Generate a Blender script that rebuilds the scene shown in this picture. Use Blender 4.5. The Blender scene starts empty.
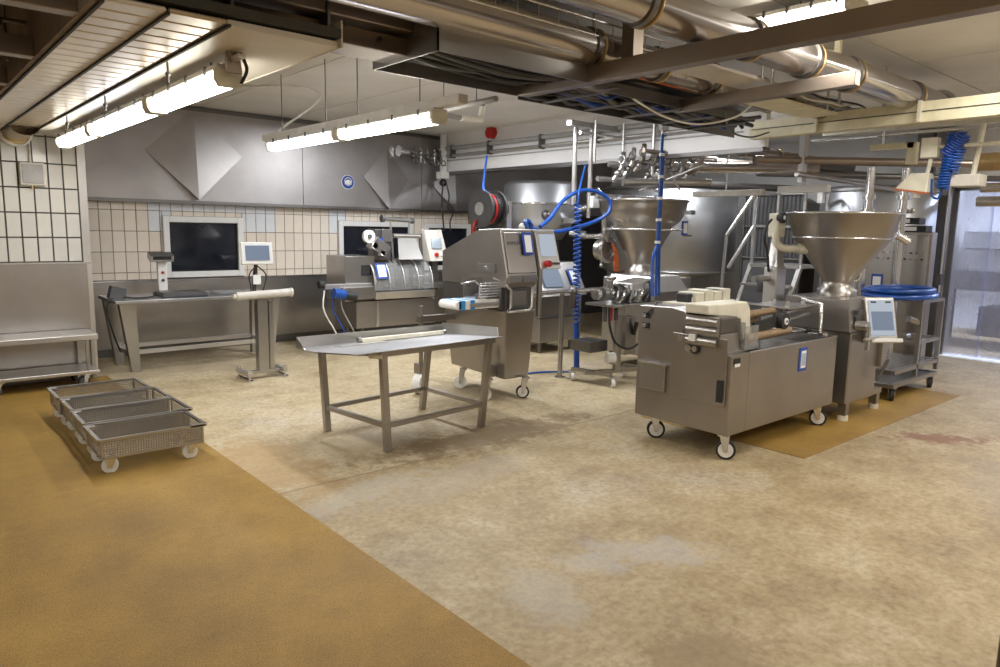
import bpy, bmesh, math, random
from mathutils import Vector, Matrix
random.seed(7)
sc = bpy.context.scene
COL = sc.collection
PI = math.pi

# ---------------------------------------------------------------- camera, world, lights, exposure
def set_camera():
    yaw, pitch, roll, f, H = 0.71458, 0.14536, 0.01842, 714.35, 1.65
    cy, sy, cp, sp = math.cos(yaw), math.sin(yaw), math.cos(pitch), math.sin(pitch)
    w = Vector((sy*cp, cy*cp, -sp)); r0 = Vector((cy, -sy, 0)); u0 = r0.cross(w)
    cr, sr = math.cos(roll), math.sin(roll)
    r = cr*r0 + sr*u0; u = -sr*r0 + cr*u0
    cam = bpy.data.cameras.new('camera'); o = bpy.data.objects.new('camera', cam); COL.objects.link(o)
    cam.sensor_width = 36; cam.lens = f/1000*36; cam.clip_start = .05; cam.clip_end = 100
    m = Matrix((( r.x, u.x, -w.x, 0), (r.y, u.y, -w.y, 0), (r.z, u.z, -w.z, H), (0, 0, 0, 1)))
    o.matrix_world = m; sc.camera = o
set_camera()
wd = bpy.data.worlds.new('world'); sc.world = wd; wd.use_nodes = True
wd.node_tree.nodes['Background'].inputs[0].default_value = (.75, .8, .9, 1)
wd.node_tree.nodes['Background'].inputs[1].default_value = .05
sc.view_settings.view_transform = 'Standard'; sc.view_settings.look = 'None'
sc.view_settings.gamma = 1; sc.view_settings.use_curve_mapping = False
sc.view_settings.exposure = 0.12

def area(name, loc, sx, sy, power, col=(1, .95, .86), rot=(0, 0, 0)):
    l = bpy.data.lights.new(name, 'AREA'); l.shape = 'RECTANGLE'; l.size = sx; l.size_y = sy
    l.energy = power; l.color = col
    o = bpy.data.objects.new(name, l); COL.objects.link(o); o.location = loc; o.rotation_euler = rot
    return o
# tubes of the visible fittings (each area lamp lies right under its fitting's diffuser)
WARM = (1, .955, .875); COOL = (.94, .97, 1)
area('tube_light', (1.42, 4.40, 2.335), .10, 1.2, 9, WARM)
area('tube_light', (1.42, 5.90, 2.335), .10, 1.4, 8, COOL)
area('tube_light', (1.42, 7.42, 2.335), .10, 1.2, 8, WARM)
area('tube_light', (3.10, 4.97, 2.375), .10, 1.3, 18, COOL)
area('tube_light', (3.10, 6.43, 2.375), .10, 1.3, 7, COOL)
area('tube_light', (4.54, 2.32, 2.93), .16, .55, 26, WARM)
# added fill lamps without fittings, behind and beside the camera and over the machines
for (x, y, p) in ((-1.6, 2.2, 40), (-1.6, -1.6, 36), (1.6, -1.2, 52), (4.4, -.8, 52), (7.4, -.6, 46), (6.2, 1.3, 30), (9.3, 1.2, 40)):
    area('added_light', (x, y, 2.97), .25, 1.4, p, WARM)
for (x, y, p) in ((5.2, 7.2, 95), (8.4, 5.4, 60), (5.6, 4.9, 42)):
    area('added_light', (x, y, 2.99), .25, 1.4, p, COOL)  # cool fill added to brighten the back of the hall and the tanks
area('added_light', (13.2, 2.2, 2.9), .6, 2.4, 210, (.74, .82, 1))  # lamp put inside the room beyond the curtain

# ---------------------------------------------------------------- materials
M = {}
def nm(name):
    m = bpy.data.materials.new(name); m.use_nodes = True
    nt = m.node_tree; b = nt.nodes['Principled BSDF']; M[name] = m
    return m, nt, b
def N(nt, t, **kw):
    n = nt.nodes.new(t)
    for k, v in kw.items():
        setattr(n, k, v)
    return n
def noise(nt, scale, detail=4, vec=None, rough=.55):
    n = N(nt, 'ShaderNodeTexNoise'); n.inputs['Scale'].default_value = scale; n.inputs['Detail'].default_value = detail
    n.inputs['Roughness'].default_value = rough
    if vec is not None: nt.links.new(vec, n.inputs['Vector'])
    return n
def ramp(nt, src, stops):
    r = N(nt, 'ShaderNodeValToRGB'); e = r.color_ramp.elements
    while len(e) < len(stops): e.new(.5)
    for i, (p, c) in enumerate(stops):
        e[i].position = p; e[i].color = (*c, 1) if len(c) == 3 else c
    nt.links.new(src, r.inputs[0]); return r
def mapping(nt, sx, sy, sz, coord='Object'):
    tc = N(nt, 'ShaderNodeTexCoord'); mp = N(nt, 'ShaderNodeMapping'); mp.inputs['Scale'].default_value = (sx, sy, sz)
    nt.links.new(tc.outputs[coord], mp.inputs[0]); return mp.outputs[0]
def plain(name, col, rough=.5, metal=0, var=.12, scale=9, bump=0):
    m, nt, b = nm(name)
    n = noise(nt, scale, 4, mapping(nt, 1, 1, 1))
    lo = tuple(max(0, c*(1-var)) for c in col); hi = tuple(min(1, c*(1+var)) for c in col)
    r = ramp(nt, n.outputs[0], [(.3, lo), (.7, hi)]); nt.links.new(r.outputs[0], b.inputs['Base Color'])
    b.inputs['Roughness'].default_value = rough; b.inputs['Metallic'].default_value = metal
    if bump:
        n2 = noise(nt, 60, 3, mapping(nt, 1, 1, 1)); bp = N(nt, 'ShaderNodeBump'); bp.inputs['Strength'].default_value = bump
        bp.inputs['Distance'].default_value = .01
        nt.links.new(n2.outputs[0], bp.inputs['Height']); nt.links.new(bp.outputs[0], b.inputs['Normal'])
    return m
def steel(name, col, rough=.32, stretch=(1, 1, 12), var=.1, metal=.92, scale=2.2, rv=.015):
    m, nt, b = nm(name)
    n = noise(nt, scale, 5, mapping(nt, *stretch))
    n2 = noise(nt, 1.7, 3, mapping(nt, 1, 1, 1))
    lo = tuple(c*(1-var) for c in col); hi = tuple(min(1, c*(1+var)) for c in col)
    r = ramp(nt, n2.outputs[0], [(.3, lo), (.7, hi)]); nt.links.new(r.outputs[0], b.inputs['Base Color'])
    mr = N(nt, 'ShaderNodeMapRange'); mr.inputs[3].default_value = rough-rv; mr.inputs[4].default_value = rough+rv
    nt.links.new(n.outputs[0], mr.inputs[0]); nt.links.new(mr.outputs[0], b.inputs['Roughness'])
    b.inputs['Metallic'].default_value = metal
    return m
steel('steel', (.43, .42, .41), .28)
steel('steel_light', (.58, .565, .55), .36)
steel('steel_mach', (.37, .345, .325), .33, stretch=(14, 14, 1))
steel('steel_bright', (.68, .68, .69), .20)
steel('steel_rig', (.30, .25, .21), .38, stretch=(1, 1, 1))
steel('steel_pipe', (.47, .44, .43), .20, stretch=(.6, 8, 8), rv=.08)
steel('steel_hood', (.40, .38, .375), .42, stretch=(1, 1, 1), rv=.05, scale=2)
steel('steel_dark', (.19, .18, .175), .40)
steel('steel_wall', (.40, .38, .365), .32, stretch=(1, 1, 14))
steel('steel_tank', (.52, .535, .565), .40, stretch=(1, 1, 8))
steel('steel_table', (.50, .50, .53), .34, stretch=(10, 1, 1), var=.2)
plain('white_plastic', (.80, .79, .76), .45)
plain('cream_plastic', (.66, .63, .52), .45)
plain('cream_paint', (.72, .67, .48), .5, var=.1)
plain('housing', (.60, .57, .52), .5)
plain('black', (.02, .02, .022), .5, var=.4)
plain('black_rubber', (.025, .025, .025), .75, var=.3)
plain('dark_grey', (.08, .08, .085), .5)
plain('grey_plastic', (.35, .35, .35), .5)
plain('blue_hose', (.008, .07, .34), .3, var=.2)
plain('blue_paint', (.02, .07, .36), .4)
plain('blue_belt', (.02, .27, .62), .5)
plain('red', (.45, .02, .02), .4)
plain('orange', (.55, .13, .03), .5)
plain('brown_rod', (.27, .18, .10), .4, var=.4, scale=60)
plain('brass', (.55, .40, .20), .35, metal=.7)
plain('grout_dark', (.09, .085, .075), .8)
plain('grout_brown', (.26, .20, .15), .8)
plain('wall_white', (.80, .79, .79), .6, var=.05, scale=2)
plain('ceiling_white', (.80, .78, .75), .5, var=.08, scale=1.2)
plain('ceiling_panel', (.66, .62, .55), .42, var=.10, scale=1.5)
plain('ceiling_slat', (.66, .61, .54), .28, var=.10, scale=3, metal=.25)
plain('duct_and_reflection_slat', (.44, .36, .26), .28, var=.2, scale=3, metal=.5)  # brown of the half-round bowl, also a painted reflection on ceiling slats
plain('ceiling_dark', (.20, .15, .11), .6, var=.35, scale=3)
plain('window_frame', (.76, .76, .75), .35, var=.04)
plain('paper', (.82, .83, .82), .6, var=.03)
plain('paper_print', (.38, .42, .50), .6, var=.1)
plain('seam_dark', (.05, .05, .045), .8)
plain('ink', (.05, .05, .06), .6)
plain('screen_grey', (.22, .27, .32), .15, var=.2, scale=12)
for nme, c in (('tile_cream', (.78, .70, .61)), ('tile_cream2', (.73, .65, .56)), ('tile_blue', (.70, .72, .75)), ('tile_white', (.64, .63, .60)), ('tile_white2', (.60, .595, .575))):
    plain(nme, c, .22, var=.05, scale=3)
def emis(name, col, s):
    m, nt, b = nm(name)
    b.inputs['Emission Color'].default_value = (*col, 1); b.inputs['Emission Strength'].default_value = s
    b.inputs['Base Color'].default_value = (.8, .8, .8, 1)
    return m
emis('tube_warm', (1, .96, .84), 14); emis('tube_cool', (.93, .96, 1), 14); emis('tube_dim', (.85, .9, 1), 5)
emis('screen_lit', (.55, .62, .72), .62)
emis('screen_blue', (.25, .33, .48), .45)
for q_ in ('screen_lit', 'screen_blue'): M[q_].node_tree.nodes['Principled BSDF'].inputs['Base Color'].default_value = (.03, .04, .05, 1)
def glassy(name, col, rough, alpha, tint=None):
    m, nt, b = nm(name)
    b.inputs['Base Color'].default_value = (*col, 1); b.inputs['Roughness'].default_value = rough
    n = noise(nt, 2.2, 4, mapping(nt, 1, 2.5, 1))
    tr = N(nt, 'ShaderNodeBsdfTransparent'); tr.inputs[0].default_value = (*(tint or (1, 1, 1)), 1)
    mx = N(nt, 'ShaderNodeMixShader')
    mr = N(nt, 'ShaderNodeMapRange'); mr.inputs[1].default_value = .3; mr.inputs[2].default_value = .7
    mr.inputs[3].default_value = max(0, alpha-.05); mr.inputs[4].default_value = min(1, alpha+.05)
    nt.links.new(n.outputs[0], mr.inputs[0]); nt.links.new(mr.outputs[0], mx.inputs[0])
    nt.links.new(tr.outputs[0], mx.inputs[1]); nt.links.new(b.outputs[0], mx.inputs[2])
    nt.links.new(mx.outputs[0], nt.nodes['Material Output'].inputs['Surface'])
    return m
glassy('curtain_plastic', (.50, .54, .78), .25, .36, (.84, .88, 1))
glassy('clear_cover', (.5, .5, .5), .12, .30, (.85, .85, .85))
m, nt, b = nm('window_glass'); b.inputs['Base Color'].default_value = (.012, .014, .02, 1); b.inputs['Roughness'].default_value = .06
n = noise(nt, 3, 2, mapping(nt, 1, 1, 1)); r = ramp(nt, n.outputs[0], [(.3, (.008, .010, .016)), (.7, (.022, .026, .036))]); nt.links.new(r.outputs[0], b.inputs['Base Color'])

def perforated(name, flat):
    m, nt, b = nm(name)
    b.inputs['Metallic'].default_value = .85; b.inputs['Roughness'].default_value = .4; b.inputs['Base Color'].default_value = (.36, .33, .29, 1)
    tc = N(nt, 'ShaderNodeTexCoord'); sp = N(nt, 'ShaderNodeSeparateXYZ'); nt.links.new(tc.outputs['Object'], sp.inputs[0])
    def math_(op, a, bb=None):
        q = N(nt, 'ShaderNodeMath', operation=op)
        for i, v in enumerate((a, bb)):
            if v is None: continue
            if isinstance(v, (int, float)): q.inputs[i].default_value = v
            else: nt.links.new(v, q.inputs[i])
        return q.outputs[0]
    u = sp.outputs[0] if flat else math_('ADD', sp.outputs[0], sp.outputs[1])
    v = sp.outputs[1] if flat else sp.outputs[2]
    K = 1/.016
    fu = math_('SUBTRACT', math_('FRACT', math_('MULTIPLY', u, K)), .5)
    fv = math_('SUBTRACT', math_('FRACT', math_('MULTIPLY', v, K)), .5)
    d = math_('ADD', math_('MULTIPLY', fu, fu), math_('MULTIPLY', fv, fv))
    hole = math_('LESS_THAN', d, .105)
    tr = N(nt, 'ShaderNodeBsdfTransparent'); mx = N(nt, 'ShaderNodeMixShader')
    nt.links.new(hole, mx.inputs[0]); nt.links.new(b.outputs[0], mx.inputs[1]); nt.links.new(tr.outputs[0], mx.inputs[2])
    nt.links.new(mx.outputs[0], nt.nodes['Material Output'].inputs['Surface'])
perforated('perf_side', False); perforated('perf_flat', True)

def floor_mats():
    # bare worn concrete, two pours meeting at Y = 4.1 (object space = world space)
    m, nt, b = nm('concrete')
    tc = N(nt, 'ShaderNodeTexCoord'); O = tc.outputs['Object']
    big = noise(nt, .55, 6, O, .62); mid = noise(nt, 2.3, 7, O, .68); fine = noise(nt, 26, 6, O, .7); grit = noise(nt, 120, 2, O)
    base = ramp(nt, mid.outputs[0], [(.30, (.27, .195, .115)), (.45, (.37, .29, .165)), (.58, (.43, .345, .215)), (.75, (.50, .43, .31))])
    far = ramp(nt, mid.outputs[0], [(.28, (.31, .24, .14)), (.50, (.46, .375, .235)), (.72, (.53, .46, .33))])
    sp = N(nt, 'ShaderNodeSeparateXYZ'); nt.links.new(O, sp.inputs[0])
    def mth(op, a, c=None, clamp=False):
        q = N(nt, 'ShaderNodeMath', operation=op); q.use_clamp = clamp
        for i, v in enumerate((a, c)):
            if v is None: continue
            if isinstance(v, (int, float)): q.inputs[i].default_value = v
            else: nt.links.new(v, q.inputs[i])
        return q.outputs[0]
    def mix(f, a, c, mode='MIX'):
        q = N(nt, 'ShaderNodeMix', data_type='RGBA', blend_type=mode)
        for i, v in ((0, f), (6, a), (7, c)):
            if isinstance(v, (int, float)): q.inputs[i].default_value = v
            elif isinstance(v, tuple): q.inputs[i].default_value = (*v, 1)
            else: nt.links.new(v, q.inputs[i])
        return q.outputs[2]
    wob = mth('MULTIPLY', mth('SUBTRACT', mid.outputs[0], .5), .15)
    t = mth('MULTIPLY', mth('SUBTRACT', mth('ADD', sp.outputs[1], wob), 4.08), 25, True)
    c = mix(t, base.outputs[0], far.outputs[0])
    # pale cement worn patches
    pr_ = ramp(nt, big.outputs[0], [(.56, (0, 0, 0)), (.68, (1, 1, 1))])
    pf = mth('MULTIPLY', pr_.outputs[0], mth('MULTIPLY', fine.outputs[0], .85), True)
    c = mix(pf, c, (.50, .46, .41))
    n9 = noise(nt, 7.5, 7, O, .75); bl = ramp(nt, n9.outputs[0], [(.36, (.82, .75, .65)), (.50, (1, 1, 1)), (.66, (1.1, 1.11, 1.14))]); c = mix(.7, c, bl.outputs[0], 'MULTIPLY')
    wn = ramp(nt, n9.outputs[0], [(.60, (0, 0, 0)), (.70, (1, 1, 1))]); wn2 = mth('MULTIPLY', wn.outputs[0], mth('MULTIPLY', mid.outputs[0], .7), True); c = mix(wn2, c, (.50, .455, .385))
    # speckle
    fr = ramp(nt, fine.outputs[0], [(.34, (.70, .65, .58)), (.58, (1.04, 1.04, 1.04))]); c = mix(.85, c, fr.outputs[0], 'MULTIPLY')
    # stains that have a place of their own: ellipse list (x, y, rx, ry, rot, colour, strength)
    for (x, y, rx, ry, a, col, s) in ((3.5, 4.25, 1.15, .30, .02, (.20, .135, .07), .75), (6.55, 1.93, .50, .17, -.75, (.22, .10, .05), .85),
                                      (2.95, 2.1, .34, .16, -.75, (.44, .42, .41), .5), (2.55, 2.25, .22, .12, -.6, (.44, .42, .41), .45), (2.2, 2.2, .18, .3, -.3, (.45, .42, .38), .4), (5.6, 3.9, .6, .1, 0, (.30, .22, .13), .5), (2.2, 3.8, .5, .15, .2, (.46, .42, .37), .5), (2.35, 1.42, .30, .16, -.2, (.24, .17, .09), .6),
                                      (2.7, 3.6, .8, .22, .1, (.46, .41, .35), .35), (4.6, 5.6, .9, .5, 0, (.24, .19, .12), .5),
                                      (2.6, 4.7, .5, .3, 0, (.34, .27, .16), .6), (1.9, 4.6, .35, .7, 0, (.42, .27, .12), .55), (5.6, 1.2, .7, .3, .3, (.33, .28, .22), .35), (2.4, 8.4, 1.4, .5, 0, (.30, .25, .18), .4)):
        dx = mth('SUBTRACT', sp.outputs[0], x); dy = mth('SUBTRACT', sp.outputs[1], y)
        ca, sa = math.cos(a), math.sin(a)
        u = mth('DIVIDE', mth('ADD', mth('MULTIPLY', dx, ca), mth('MULTIPLY', dy, sa)), rx)
        v = mth('DIVIDE', mth('SUBTRACT', mth('MULTIPLY', dy, ca), mth('MULTIPLY', dx, sa)), ry)
        d = mth('SQRT', mth('ADD', mth('MULTIPLY', u, u), mth('MULTIPLY', v, v)))
        d = mth('ADD', d, mth('MULTIPLY', mth('ADD', mth('MULTIPLY', mth('SUBTRACT', mid.outputs[0], .5), 2.6), mth('MULTIPLY', mth('SUBTRACT', n9.outputs[0], .5), 2.8)), 1.0))
        k = mth('MULTIPLY', mth('MULTIPLY', mth('SUBTRACT', 1.1, d), 2.2, True), s, True)
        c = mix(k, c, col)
    # hairline cracks
    vo = N(nt, 'ShaderNodeTexVoronoi', feature='DISTANCE_TO_EDGE'); vo.inputs['Scale'].default_value = .8
    wv = N(nt, 'ShaderNodeVectorMath', operation='ADD'); sc_ = N(nt, 'ShaderNodeVectorMath', operation='SCALE'); sc_.inputs['Scale'].default_value = .35
    nt.links.new(mid.outputs['Color'], sc_.inputs[0]); nt.links.new(O, wv.inputs[0]); nt.links.new(sc_.outputs[0], wv.inputs[1]); nt.links.new(wv.outputs[0], vo.inputs['Vector'])
    ck = ramp(nt, vo.outputs[0], [(0, (1, 1, 1)), (.006, (0, 0, 0))]); kk = mth('MULTIPLY', ck.outputs[0], mth('MULTIPLY', mth('SUBTRACT', big.outputs[0], .47), 2.5, True))
    c = mix(kk, c, (.20, .15, .10))
    nt.links.new(c, b.inputs['Base Color'])
    rr = N(nt, 'ShaderNodeMapRange'); rr.inputs[3].default_value = .45; rr.inputs[4].default_value = .75; nt.links.new(mid.outputs[0], rr.inputs[0]); nt.links.new(rr.outputs[0], b.inputs['Roughness'])
    ad = mth('ADD', mth('MULTIPLY', fine.outputs[0], .6), mth('MULTIPLY', grit.outputs[0], .4))
    bp = N(nt, 'ShaderNodeBump'); bp.inputs['Strength'].default_value = .25; bp.inputs['Distance'].default_value = .012; nt.links.new(ad, bp.inputs['Height']); nt.links.new(bp.outputs[0], b.inputs['Normal'])
    # mustard anti-slip resin with sand grain
    m, nt, b = nm('mustard_resin')
    tc = N(nt, 'ShaderNodeTexCoord'); O = tc.outputs['Object']
    big = noise(nt, .9, 6, O, .65); grain = noise(nt, 150, 3, O, .75); dirt = noise(nt, 3.5, 6, O, .7)
    a = ramp(nt, big.outputs[0], [(.30, (.235, .137, .028)), (.5, (.335, .198, .036)), (.70, (.43, .262, .052))])
    g = ramp(nt, grain.outputs[0], [(.34, (.58, .55, .50)), (.56, (1.0, 1.0, 1.0)), (.72, (1.25, 1.25, 1.2))])
    dr = ramp(nt, dirt.outputs[0], [(.30, (.72, .68, .62)), (.55, (1, 1, 1))])
    q = N(nt, 'ShaderNodeMix', data_type='RGBA', blend_type='MULTIPLY'); q.inputs[0].default_value = .8
    nt.links.new(a.outputs[0], q.inputs[6]); nt.links.new(g.outputs[0], q.inputs[7])
    q2 = N(nt, 'ShaderNodeMix', data_type='RGBA', blend_type='MULTIPLY'); q2.inputs[0].default_value = .6
    nt.links.new(q.outputs[2], q2.inputs[6]); nt.links.new(dr.outputs[0], q2.inputs[7])
    nt.links.new(q2.outputs[2], b.inputs['Base Color']); b.inputs['Roughness'].default_value = .62
    bp = N(nt, 'ShaderNodeBump'); bp.inputs['Strength'].default_value = .6; bp.inputs['Distance'].default_value = .006; nt.links.new(grain.outputs[0], bp.inputs['Height']); nt.links.new(bp.outputs[0], b.inputs['Normal'])
floor_mats()

# ---------------------------------------------------------------- geometry helpers
def wloc(o):
    p = Vector((0, 0, 0))
    while o is not None: p += o.location; o = o.parent
    return p
class G:
    """collects shapes in world coordinates, build() links them as one mesh"""
    def __init__(s): s.v = []; s.f = []; s.sm = []
    def add(s, vs, fs, smooth=False):
        o = len(s.v); s.v += [Vector(p) for p in vs]; s.f += [tuple(i+o for i in f) for f in fs]; s.sm += [smooth]*len(fs); return s
    def box(s, x0, x1, y0, y1, z0, z1):
        return s.add([(x0,y0,z0),(x1,y0,z0),(x1,y1,z0),(x0,y1,z0),(x0,y0,z1),(x1,y0,z1),(x1,y1,z1),(x0,y1,z1)],
                     [(0,3,2,1),(4,5,6,7),(0,1,5,4),(1,2,6,5),(2,3,7,6),(3,0,4,7)])
    def obox(s, c, size, rot):
        """box of given size about c turned by euler rot"""
        R = Matrix.Rotation(rot[2],3,'Z') @ Matrix.Rotation(rot[1],3,'Y') @ Matrix.Rotation(rot[0],3,'X'); c = Vector(c)
        vs = [c + R @ Vector((a*size[0]/2, b*size[1]/2, d*size[2]/2)) for d in (-1,1) for a,b in ((-1,-1),(1,-1),(1,1),(-1,1))]
        return s.add(vs, [(0,3,2,1),(4,5,6,7),(0,1,5,4),(1,2,6,5),(2,3,7,6),(3,0,4,7)])
    def cyl(s, p0, p1, r, r2=None, n=16, caps=True):
        p0, p1 = Vector(p0), Vector(p1); d = (p1-p0).normalized(); a = d.orthogonal().normalized(); b = d.cross(a)
        r2 = r if r2 is None else r2; vs = []
        for p, q in ((p0, r), (p1, r2)):
            vs += [p + (a*math.cos(2*PI*i/n)+b*math.sin(2*PI*i/n))*q for i in range(n)]
        s.add(vs, [(i, (i+1)%n, n+(i+1)%n, n+i) for i in range(n)], True)
        if caps: s.add(vs[:n], [tuple(reversed(range(n)))]); s.add(vs[n:], [tuple(range(n))])
        return s
    def tube(s, pts, r, n=8, closed=False):
        pts = [Vector(p) for p in pts]; k = len(pts); vs = []
        a = None
        for i, p in enumerate(pts):
            q0 = pts[i-1] if (i or closed) else p; q1 = pts[(i+1)%k] if (i < k-1 or closed) else p
            d = (q1-q0).normalized()
            if a is None: a = d.orthogonal().normalized()
            a = (a - d*a.dot(d))
            a = a.normalized() if a.length > 1e-6 else d.orthogonal().normalized()
            b = d.cross(a)
            vs += [p + (a*math.cos(2*PI*j/n)+b*math.sin(2*PI*j/n))*r for j in range(n)]
        fs = []
        for i in range(k if closed else k-1):
            i2 = (i+1) % k
            fs += [(i*n+j, i*n+(j+1)%n, i2*n+(j+1)%n, i2*n+j) for j in range(n)]
        s.add(vs, fs, True)
        if not closed: s.add(vs[:n], [tuple(reversed(range(n)))]); s.add(vs[-n:], [tuple(range(n))])
        return s
    def bar(s, p0, p1, w, h=None):
        """square bar from p0 to p1"""
        h = w if h is None else h
        p0, p1 = Vector(p0), Vector(p1); d = (p1-p0).normalized()
        up = Vector((0,0,1)) if abs(d.z) < .95 else Vector((1,0,0))
        a = d.cross(up).normalized(); b = a.cross(d)
        if abs(d.z) >= .95: a, b = Vector((1,0,0)), Vector((0,1,0))
        vs = [p + a*i*w/2 + b*j*h/2 for p in (p0, p1) for i, j in ((-1,-1),(1,-1),(1,1),(-1,1))]
        return s.add(vs, [(0,3,2,1),(4,5,6,7),(0,1,5,4),(1,2,6,5),(2,3,7,6),(3,0,4,7)])
    def lathe(s, c, prof, n=32, axis='z', smooth=True):
        c = Vector(c); vs = []
        for r, h in prof:
            for i in range(n):
                t = 2*PI*i/n; x, y = r*math.cos(t), r*math.sin(t)
                vs.append(c + (Vector((x,y,h)) if axis=='z' else Vector((h,x,y)) if axis=='x' else Vector((x,h,y))))
        fs = []
        for k in range(len(prof)-1):
            fs += [(k*n+i, k*n+(i+1)%n, (k+1)*n+(i+1)%n, (k+1)*n+i) for i in range(n)]
        return s.add(vs, fs, smooth)
    def prism(s, poly, axis, lo, hi):
        """poly in the two other axes, extruded along axis"""
        def P(a, b, t): return (t,a,b) if axis=='x' else (a,t,b) if axis=='y' else (a,b,t)
        n = len(poly); vs = [P(a,b,lo) for a,b in poly]+[P(a,b,hi) for a,b in poly]
        return s.add(vs, [tuple(range(n)), tuple(reversed(range(n,2*n)))]+[(i,n+i,n+(i+1)%n,(i+1)%n) for i in range(n)])
    def hull(s, q0, q1):
        """skin between two quads"""
        return s.add(list(q0)+list(q1), [(0,3,2,1),(4,5,6,7),(0,1,5,4),(1,2,6,5),(2,3,7,6),(3,0,4,7)])
    def torus(s, c, R, r, axis='z', n=28, m=8, sx=1, sy=1):
        pts = []
        for i in range(n):
            t = 2*PI*i/n; x, y = R*math.cos(t)*sx, R*math.sin(t)*sy
            pts.append(Vector(c)+(Vector((x,y,0)) if axis=='z' else Vector((0,x,y)) if axis=='x' else Vector((x,0,y))))
        return s.tube(pts, r, m, True)
    def sphere(s, c, r, n=14):
        k = 8; return s.lathe(c, [(max(1e-4, r*math.sin(PI*i/k)), -r*math.cos(PI*i/k)) for i in range(k+1)], n)
    def build(s, name, mat, parent=None, label=None, cat=None, group=None, kind=None, bevel=0, solid=0):
        me = bpy.data.meshes.new(name); off = wloc(parent)
        me.from_pydata([v-off for v in s.v], [], s.f)
        me.polygons.foreach_set('use_smooth', s.sm)
        me.materials.append(M[mat]); me.validate()
        bm = bmesh.new(); bm.from_mesh(me); bmesh.ops.recalc_face_normals(bm, faces=bm.faces); bm.to_mesh(me); bm.free()
        o = bpy.data.objects.new(name, me); COL.objects.link(o)
        if parent is not None: o.parent = parent
        if bevel:
            b = o.modifiers.new('bevel', 'BEVEL'); b.width = bevel; b.segments = 2; b.limit_method = 'ANGLE'
        if solid:
            b = o.modifiers.new('solid', 'SOLIDIFY'); b.thickness = solid
        tag(o, label, cat, group, kind); return o
def tag(o, label=None, cat=None, group=None, kind=None):
    for k, v in (('label', label), ('category', cat), ('group', group), ('kind', kind)):
        if v: o[k] = v
    return o
def thing(name, loc, label, cat, group=None):
    o = bpy.data.objects.new(name, None); o.empty_display_size = .1; COL.objects.link(o); o.location = loc
    return tag(o, label, cat, group)
def copy_tree(o, parent=None):
    c = o.copy(); COL.objects.link(c)
    if parent is not None: c.parent = parent
    for ch in list(o.children): copy_tree(ch, c)
    return c
def inst(name, me, loc, parent, scale=None):
    o = bpy.data.objects.new(name, me); COL.objects.link(o); o.parent = parent; o.location = Vector(loc)-wloc(parent)
    if scale: o.scale = scale
    return o
def boxmesh(name, sx, sy, sz, mat, bev=0):
    g = G().box(-sx/2, sx/2, -sy/2, sy/2, -sz/2, sz/2); me = bpy.data.meshes.new(name)
    me.from_pydata(g.v, [], g.f); me.materials.append(M[mat])
    if bev:
        bm = bmesh.new(); bm.from_mesh(me); bmesh.ops.bevel(bm, geom=list(bm.edges), offset=bev, segments=1, affect='EDGES'); bm.to_mesh(me); bm.free()
    return me
def spline(pts, k=8):
    """Catmull-Rom through pts"""
    P = [Vector(p) for p in pts]; P = [P[0]*2-P[1]]+P+[P[-1]*2-P[-2]]; out = []
    for i in range(1, len(P)-2):
        for j in range(k):
            t = j/k; a, b, c, d = P[i-1], P[i], P[i+1], P[i+2]
            out.append(.5*((2*b)+(c-a)*t+(2*a-5*b+4*c-d)*t*t+(3*b-a-3*c+d)*t**3))
    out.append(P[-2]); return out
def helix(p0, p1, R, turns, k=10):
    p0, p1 = Vector(p0), Vector(p1); d = (p1-p0).normalized(); a = d.orthogonal().normalized(); b = d.cross(a); n = int(turns*k)
    return [p0.lerp(p1, i/n)+(a*math.cos(2*PI*i/k)+b*math.sin(2*PI*i/k))*R for i in range(n+1)]
def caster(parent, x, y, r, ztop, turn=0, wheel='white_plastic', tyre=None, w=.035, off=None):
    """swivel caster on the floor under (x, y); adds wheel and fork as parts"""
    off = r*.5 if off is None else off
    dx, dy = math.cos(turn), math.sin(turn); cx, cy = x-dx*off, y-dy*off; ax = Vector((-dy, dx, 0))
    g = G(); c = Vector((cx, cy, r))
    if tyre:
        wh = G().cyl(c-ax*w/2, c+ax*w/2, r, n=24).build('wheel', tyre, parent)
        G().cyl(c-ax*(w/2+.004), c+ax*(w/2+.004), r*.76, n=24).build('wheel_disc', wheel, wh)
        G().cyl(c-ax*(w/2+.008), c+ax*(w/2+.008), r*.25, n=12).build('hub', 'steel_dark', wh)
    else:
        wh = G().cyl(c-ax*w/2, c+ax*w/2, r, n=24).build('wheel', wheel, parent, bevel=.006)
        G().cyl(c-ax*(w/2+.004), c+ax*(w/2+.004), r*.3, n=12).build('hub', 'grey_plastic', wh)
    for s in (-1, 1):
        o = ax*s*(w/2+.012); t = Vector((x, y, ztop))
        g.hull([c+o+Vector((-dx*.015,-dy*.015,-.012)), c+o+Vector((dx*.015,dy*.015,-.012)), c+o*1.1+Vector((dx*.015,dy*.015,-.012)), c+o*1.1+Vector((-dx*.015,-dy*.015,-.012))],
               [Vector((x,y,ztop-.01))+o+Vector((-dx*r*.6,-dy*r*.6,0)), Vector((x,y,ztop-.01))+o+Vector((dx*r*.4,dy*r*.4,0)), Vector((x,y,ztop-.01))+o*1.1+Vector((dx*r*.4,dy*r*.4,0)), Vector((x,y,ztop-.01))+o*1.1+Vector((-dx*r*.6,-dy*r*.6,0))])
    g.obox((x, y, ztop-.006), (r*1.2, w+.05, .012), (0, 0, turn)); g.cyl((x, y, ztop-.02), (x, y, ztop+.01), .018)
    g.build('caster_fork', 'steel_bright', parent)
    return wh

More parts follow.
